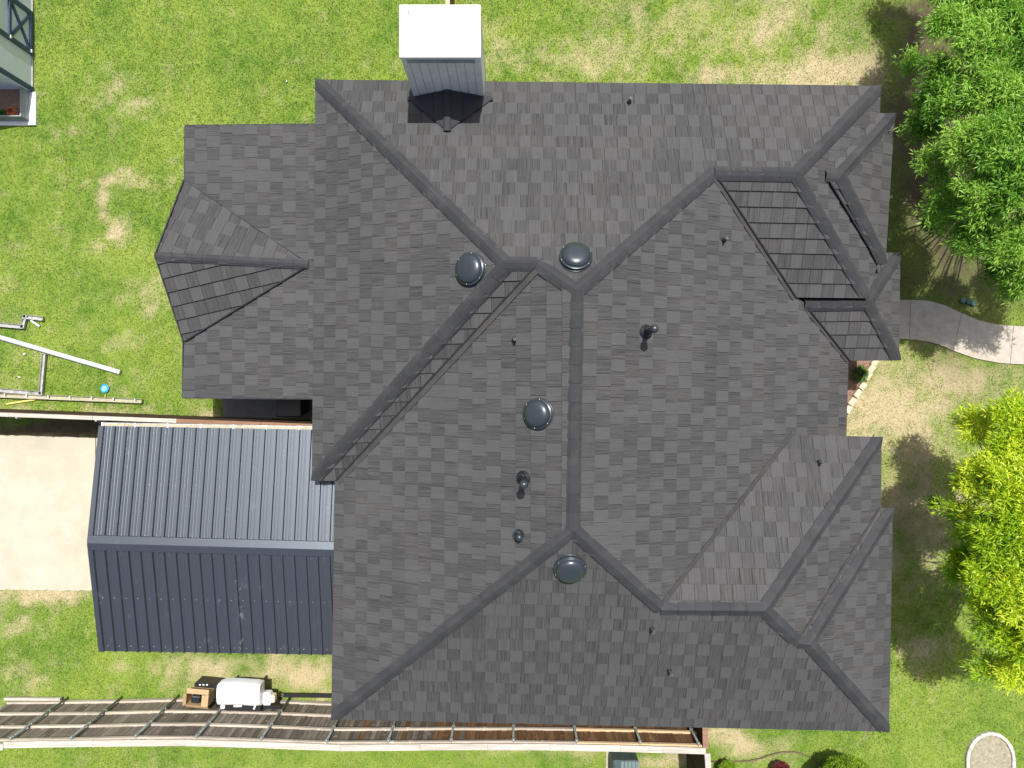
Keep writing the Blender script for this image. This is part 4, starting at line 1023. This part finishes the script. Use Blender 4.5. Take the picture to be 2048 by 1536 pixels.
# things stacked by the long fence
bx = empty('cardboard_box', W(396, 1398, .85) - Vector((0, 0, .35))); tag(bx, 'open brown cardboard box on a black crate against the long fence', 'box')
c = W(396, 1398, .85); bw_, bd_, bh_ = .62, .34, .42; ZB = .50; R_ = Matrix.Rotation(math.radians(-5), 3, 'Z'); cz = Vector((c.x, c.y, 0))
def bp(x, y, z): return cz + R_ @ Vector((x, y, z + ZB))
for (p, q) in (((-bw_/2, -bd_/2), (bw_/2, -bd_/2)), ((bw_/2, -bd_/2), (bw_/2, bd_/2)), ((bw_/2, bd_/2), (-bw_/2, bd_/2)), ((-bw_/2, bd_/2), (-bw_/2, -bd_/2))):
    m_ = MB(); m_.bar(bp(*p, bh_/2), bp(*q, bh_/2), .008, bh_); m_.build('side', M_CARD, bx)
m_ = MB(); m_.box(bp(0, 0, .02), (bw_, bd_, .01), R_); m_.build('bottom', M_CARD, bx)
for (p, q, o, fl) in (((-bw_/2, -bd_/2), (bw_/2, -bd_/2), (0, -.10), -.10), ((bw_/2, -.16), (bw_/2, .16), (-.17, 0), .03), ((-bw_/2, -.16), (-bw_/2, .16), (-.06, 0), .06), ((bw_/2, bd_/2), (-bw_/2, bd_/2), (0, .13), -.02)):
    a_, b_ = bp(*p, bh_), bp(*q, bh_); o_ = R_ @ Vector((*o, fl)); m_ = MB(); m_.add([a_, b_, b_ + o_, a_ + o_] + [x + Vector((0, 0, -.006)) for x in (a_, b_, b_ + o_, a_ + o_)], [(0,1,2,3),(7,6,5,4),(0,4,5,1),(1,5,6,2),(2,6,7,3),(3,7,4,0)]); m_.build('flap', M_CARD, bx)
cs_ = empty('black_case', bp(.0, .02, .03)); tag(cs_, 'black plastic case sitting inside the open cardboard box', 'case')
m_ = MB(); m_.box(bp(-.03, .03, .25), (.26, .22, .42), R_, bev=.03); m_.build('body', M_BLACK, cs_)
m_ = MB(); m_.tube([bp(-.12, .10, .45), bp(-.08, .12, .49), bp(.04, .12, .49), bp(.08, .10, .45)], .012, 8); m_.build('handle', M_PIPE, cs_)
bk = empty('black_crate', cz + Vector((.1, .1, 0))); tag(bk, 'black plastic crate under the open cardboard box', 'crate')
c = cz + Vector((.06, .06, 0)); m_ = MB(); m_.box((c.x, c.y, .245), (.70, .44, .49), R_, bev=.03); m_.build('body', M_BLACK, bk)
for i in range(3):
    m_ = MB(); m_.box((c.x - .16 + i*.1, c.y + .19, .492), (.05, .035, .01), R_); m_.build('sticker', M_WHTPL, bk)

ap = empty('wrapped_grill', W(485, 1390)); tag(ap, 'large white rounded grill hood with black front panel beside the fence', 'grill')
c = W(482, 1392, .9); hw, z0, z1 = .60, .72, 1.14
prof = [(.42, z0), (.42, z1 - .14), (.39, z1 - .05), (.31, z1), (.10, z1 + .015), (-.08, z1), (-.18, z1 - .06), (-.23, z1 - .18), (-.24, z0)]
m_ = MB(); NX = 9
for i in range(NX):
    f_ = i / (NX - 1); xx = -hw + 2 * hw * f_; sc_ = 1.0 if 0 < i < NX - 1 else .93; off = 0 if 0 < i < NX - 1 else 0
    for (yy, zz) in prof: m_.v.append((c.x + xx, c.y + yy * sc_ + .02 * math.sin(f_ * 5), z0 + (zz - z0) * (sc_ + .03 * math.sin(f_ * 7))))
K = len(prof)
for i in range(NX - 1):
    for j in range(K - 1): m_.f.append((i*K+j, i*K+j+1, (i+1)*K+j+1, (i+1)*K+j)); m_.mi.append(0)
m_.f.append(tuple(range(K))); m_.f.append(tuple(reversed(range((NX-1)*K, NX*K)))); m_.mi += [0, 0]
m_.build('hood', M_WHTPL, ap, True)
m_ = MB(); m_.box((c.x + .04, c.y - .36, z0 + .06), (.98, .22, .10), bev=.01); m_.build('front_panel', M_BLACK, ap)
m_ = MB(); m_.box((c.x - .54, c.y - .16, z0 - .02), (.12, .46, .34), bev=.02); m_.build('side_panel', M_WHTPL, ap)
m_ = MB(); m_.box((c.x + .68, c.y - .14, z0 - .02), (.22, .36, .22), bev=.03); m_.build('side_shelf', M_WHTPL, ap)
m_ = MB(); m_.box((c.x + .83, c.y - .15, z0 - .04), (.14, .22, .20), bev=.03); m_.build('side_burner', simple('cream_plastic', (.75, .66, .48), .6), ap)
m_ = MB(); m_.bar((c.x - .22, c.y - .29, z0 + .16), (c.x + .02, c.y - .29, z0 + .16), .06, .05, bev=.015); m_.build('handle', M_SCREW, ap)
m_ = MB(); m_.bar((c.x + .34, c.y - .40, z0 + .13), (c.x + .42, c.y - .24, z0 + .20), .05, .03, bev=.01); m_.build('latch', M_WHTPL, ap)
for sx_ in (-.42, .42):
    for sy_ in (-.2, .2):
        m_ = MB(); m_.box((c.x + sx_, c.y + sy_, .32), (.04, .04, .64)); m_.build('leg', M_BLACK, ap)
m_ = MB(); m_.box((c.x, c.y, .66), (.95, .44, .05)); m_.build('bottom_shelf', M_BLACK, ap)
m_ = MB(); a_, b_ = W(432, 1409, .62), W(562, 1414, .62); m_.bar(a_, b_, .12, .05, bev=.008); m_.bar(a_ + Vector((0, .05, .03)), b_ + Vector((0, .05, .03)), .012, .05)
for q in (a_.lerp(b_, .1), a_.lerp(b_, .9)): m_.bar(q + Vector((0, 0, -.62)), q, .05, .05, (0, 1, 0))
tag(m_.build('black_rail', M_BLACK), 'long black metal rail in front of the white grill', 'rail')
m_ = MB(); a_, b_ = W(566, 1390, .045), W(720, 1392, .045); m_.bar(a_, b_, .11, .09, bev=.012); m_.bar(a_ + Vector((0, .02, .045)), b_ + Vector((0, .02, .045)), .025, .012)
tag(m_.build('black_downspout', M_BLACK), 'black downspout length lying from the grill to the house corner', 'downspout')
m_ = MB(); c = W(564, 1391, .12); m_.lathe([(.05, -.12), (.05, 0), (.028, 0), (.026, -.06)], 18, None, c); tag(m_.build('pipe_stub', M_PIPE), 'short grey pipe stub standing at the end of the black downspout', 'pipe')

# cabinet, hose
cb = empty('utility_cabinet', W(1250, 1530)); tag(cb, 'grey green cabinet with slatted top behind the long fence', 'cabinet')
c = W(1252, 1536, .8); m_ = MB(); m_.box((c.x, c.y - .35, .4), (.74, 1.1, .78), bev=.04); m_.build('body', simple('cabinet_dark', (.06, .085, .09), .5), cb)
for i in range(5):
    m_ = MB(); m_.box((c.x - .12 + i * .106 + .02, c.y - .35, .80), (.098, 1.08, .03), bev=.008); m_.build('slat', M_GREENBOX, cb)
m_ = MB(); L_ = [(1422,1523),(1445,1524),(1470,1523.5),(1500,1522),(1525,1516),(1548,1508),(1568,1504),(1590,1504),(1606,1508),(1622,1516),(1640,1530),(1650,1548)]
m_.tube([W(a, b, .03) for a, b in L_], .020, 8); tag(m_.build('garden_hose', M_HOSE, None, True), 'thin brown hose curving over the grass to the shrubs', 'hose')
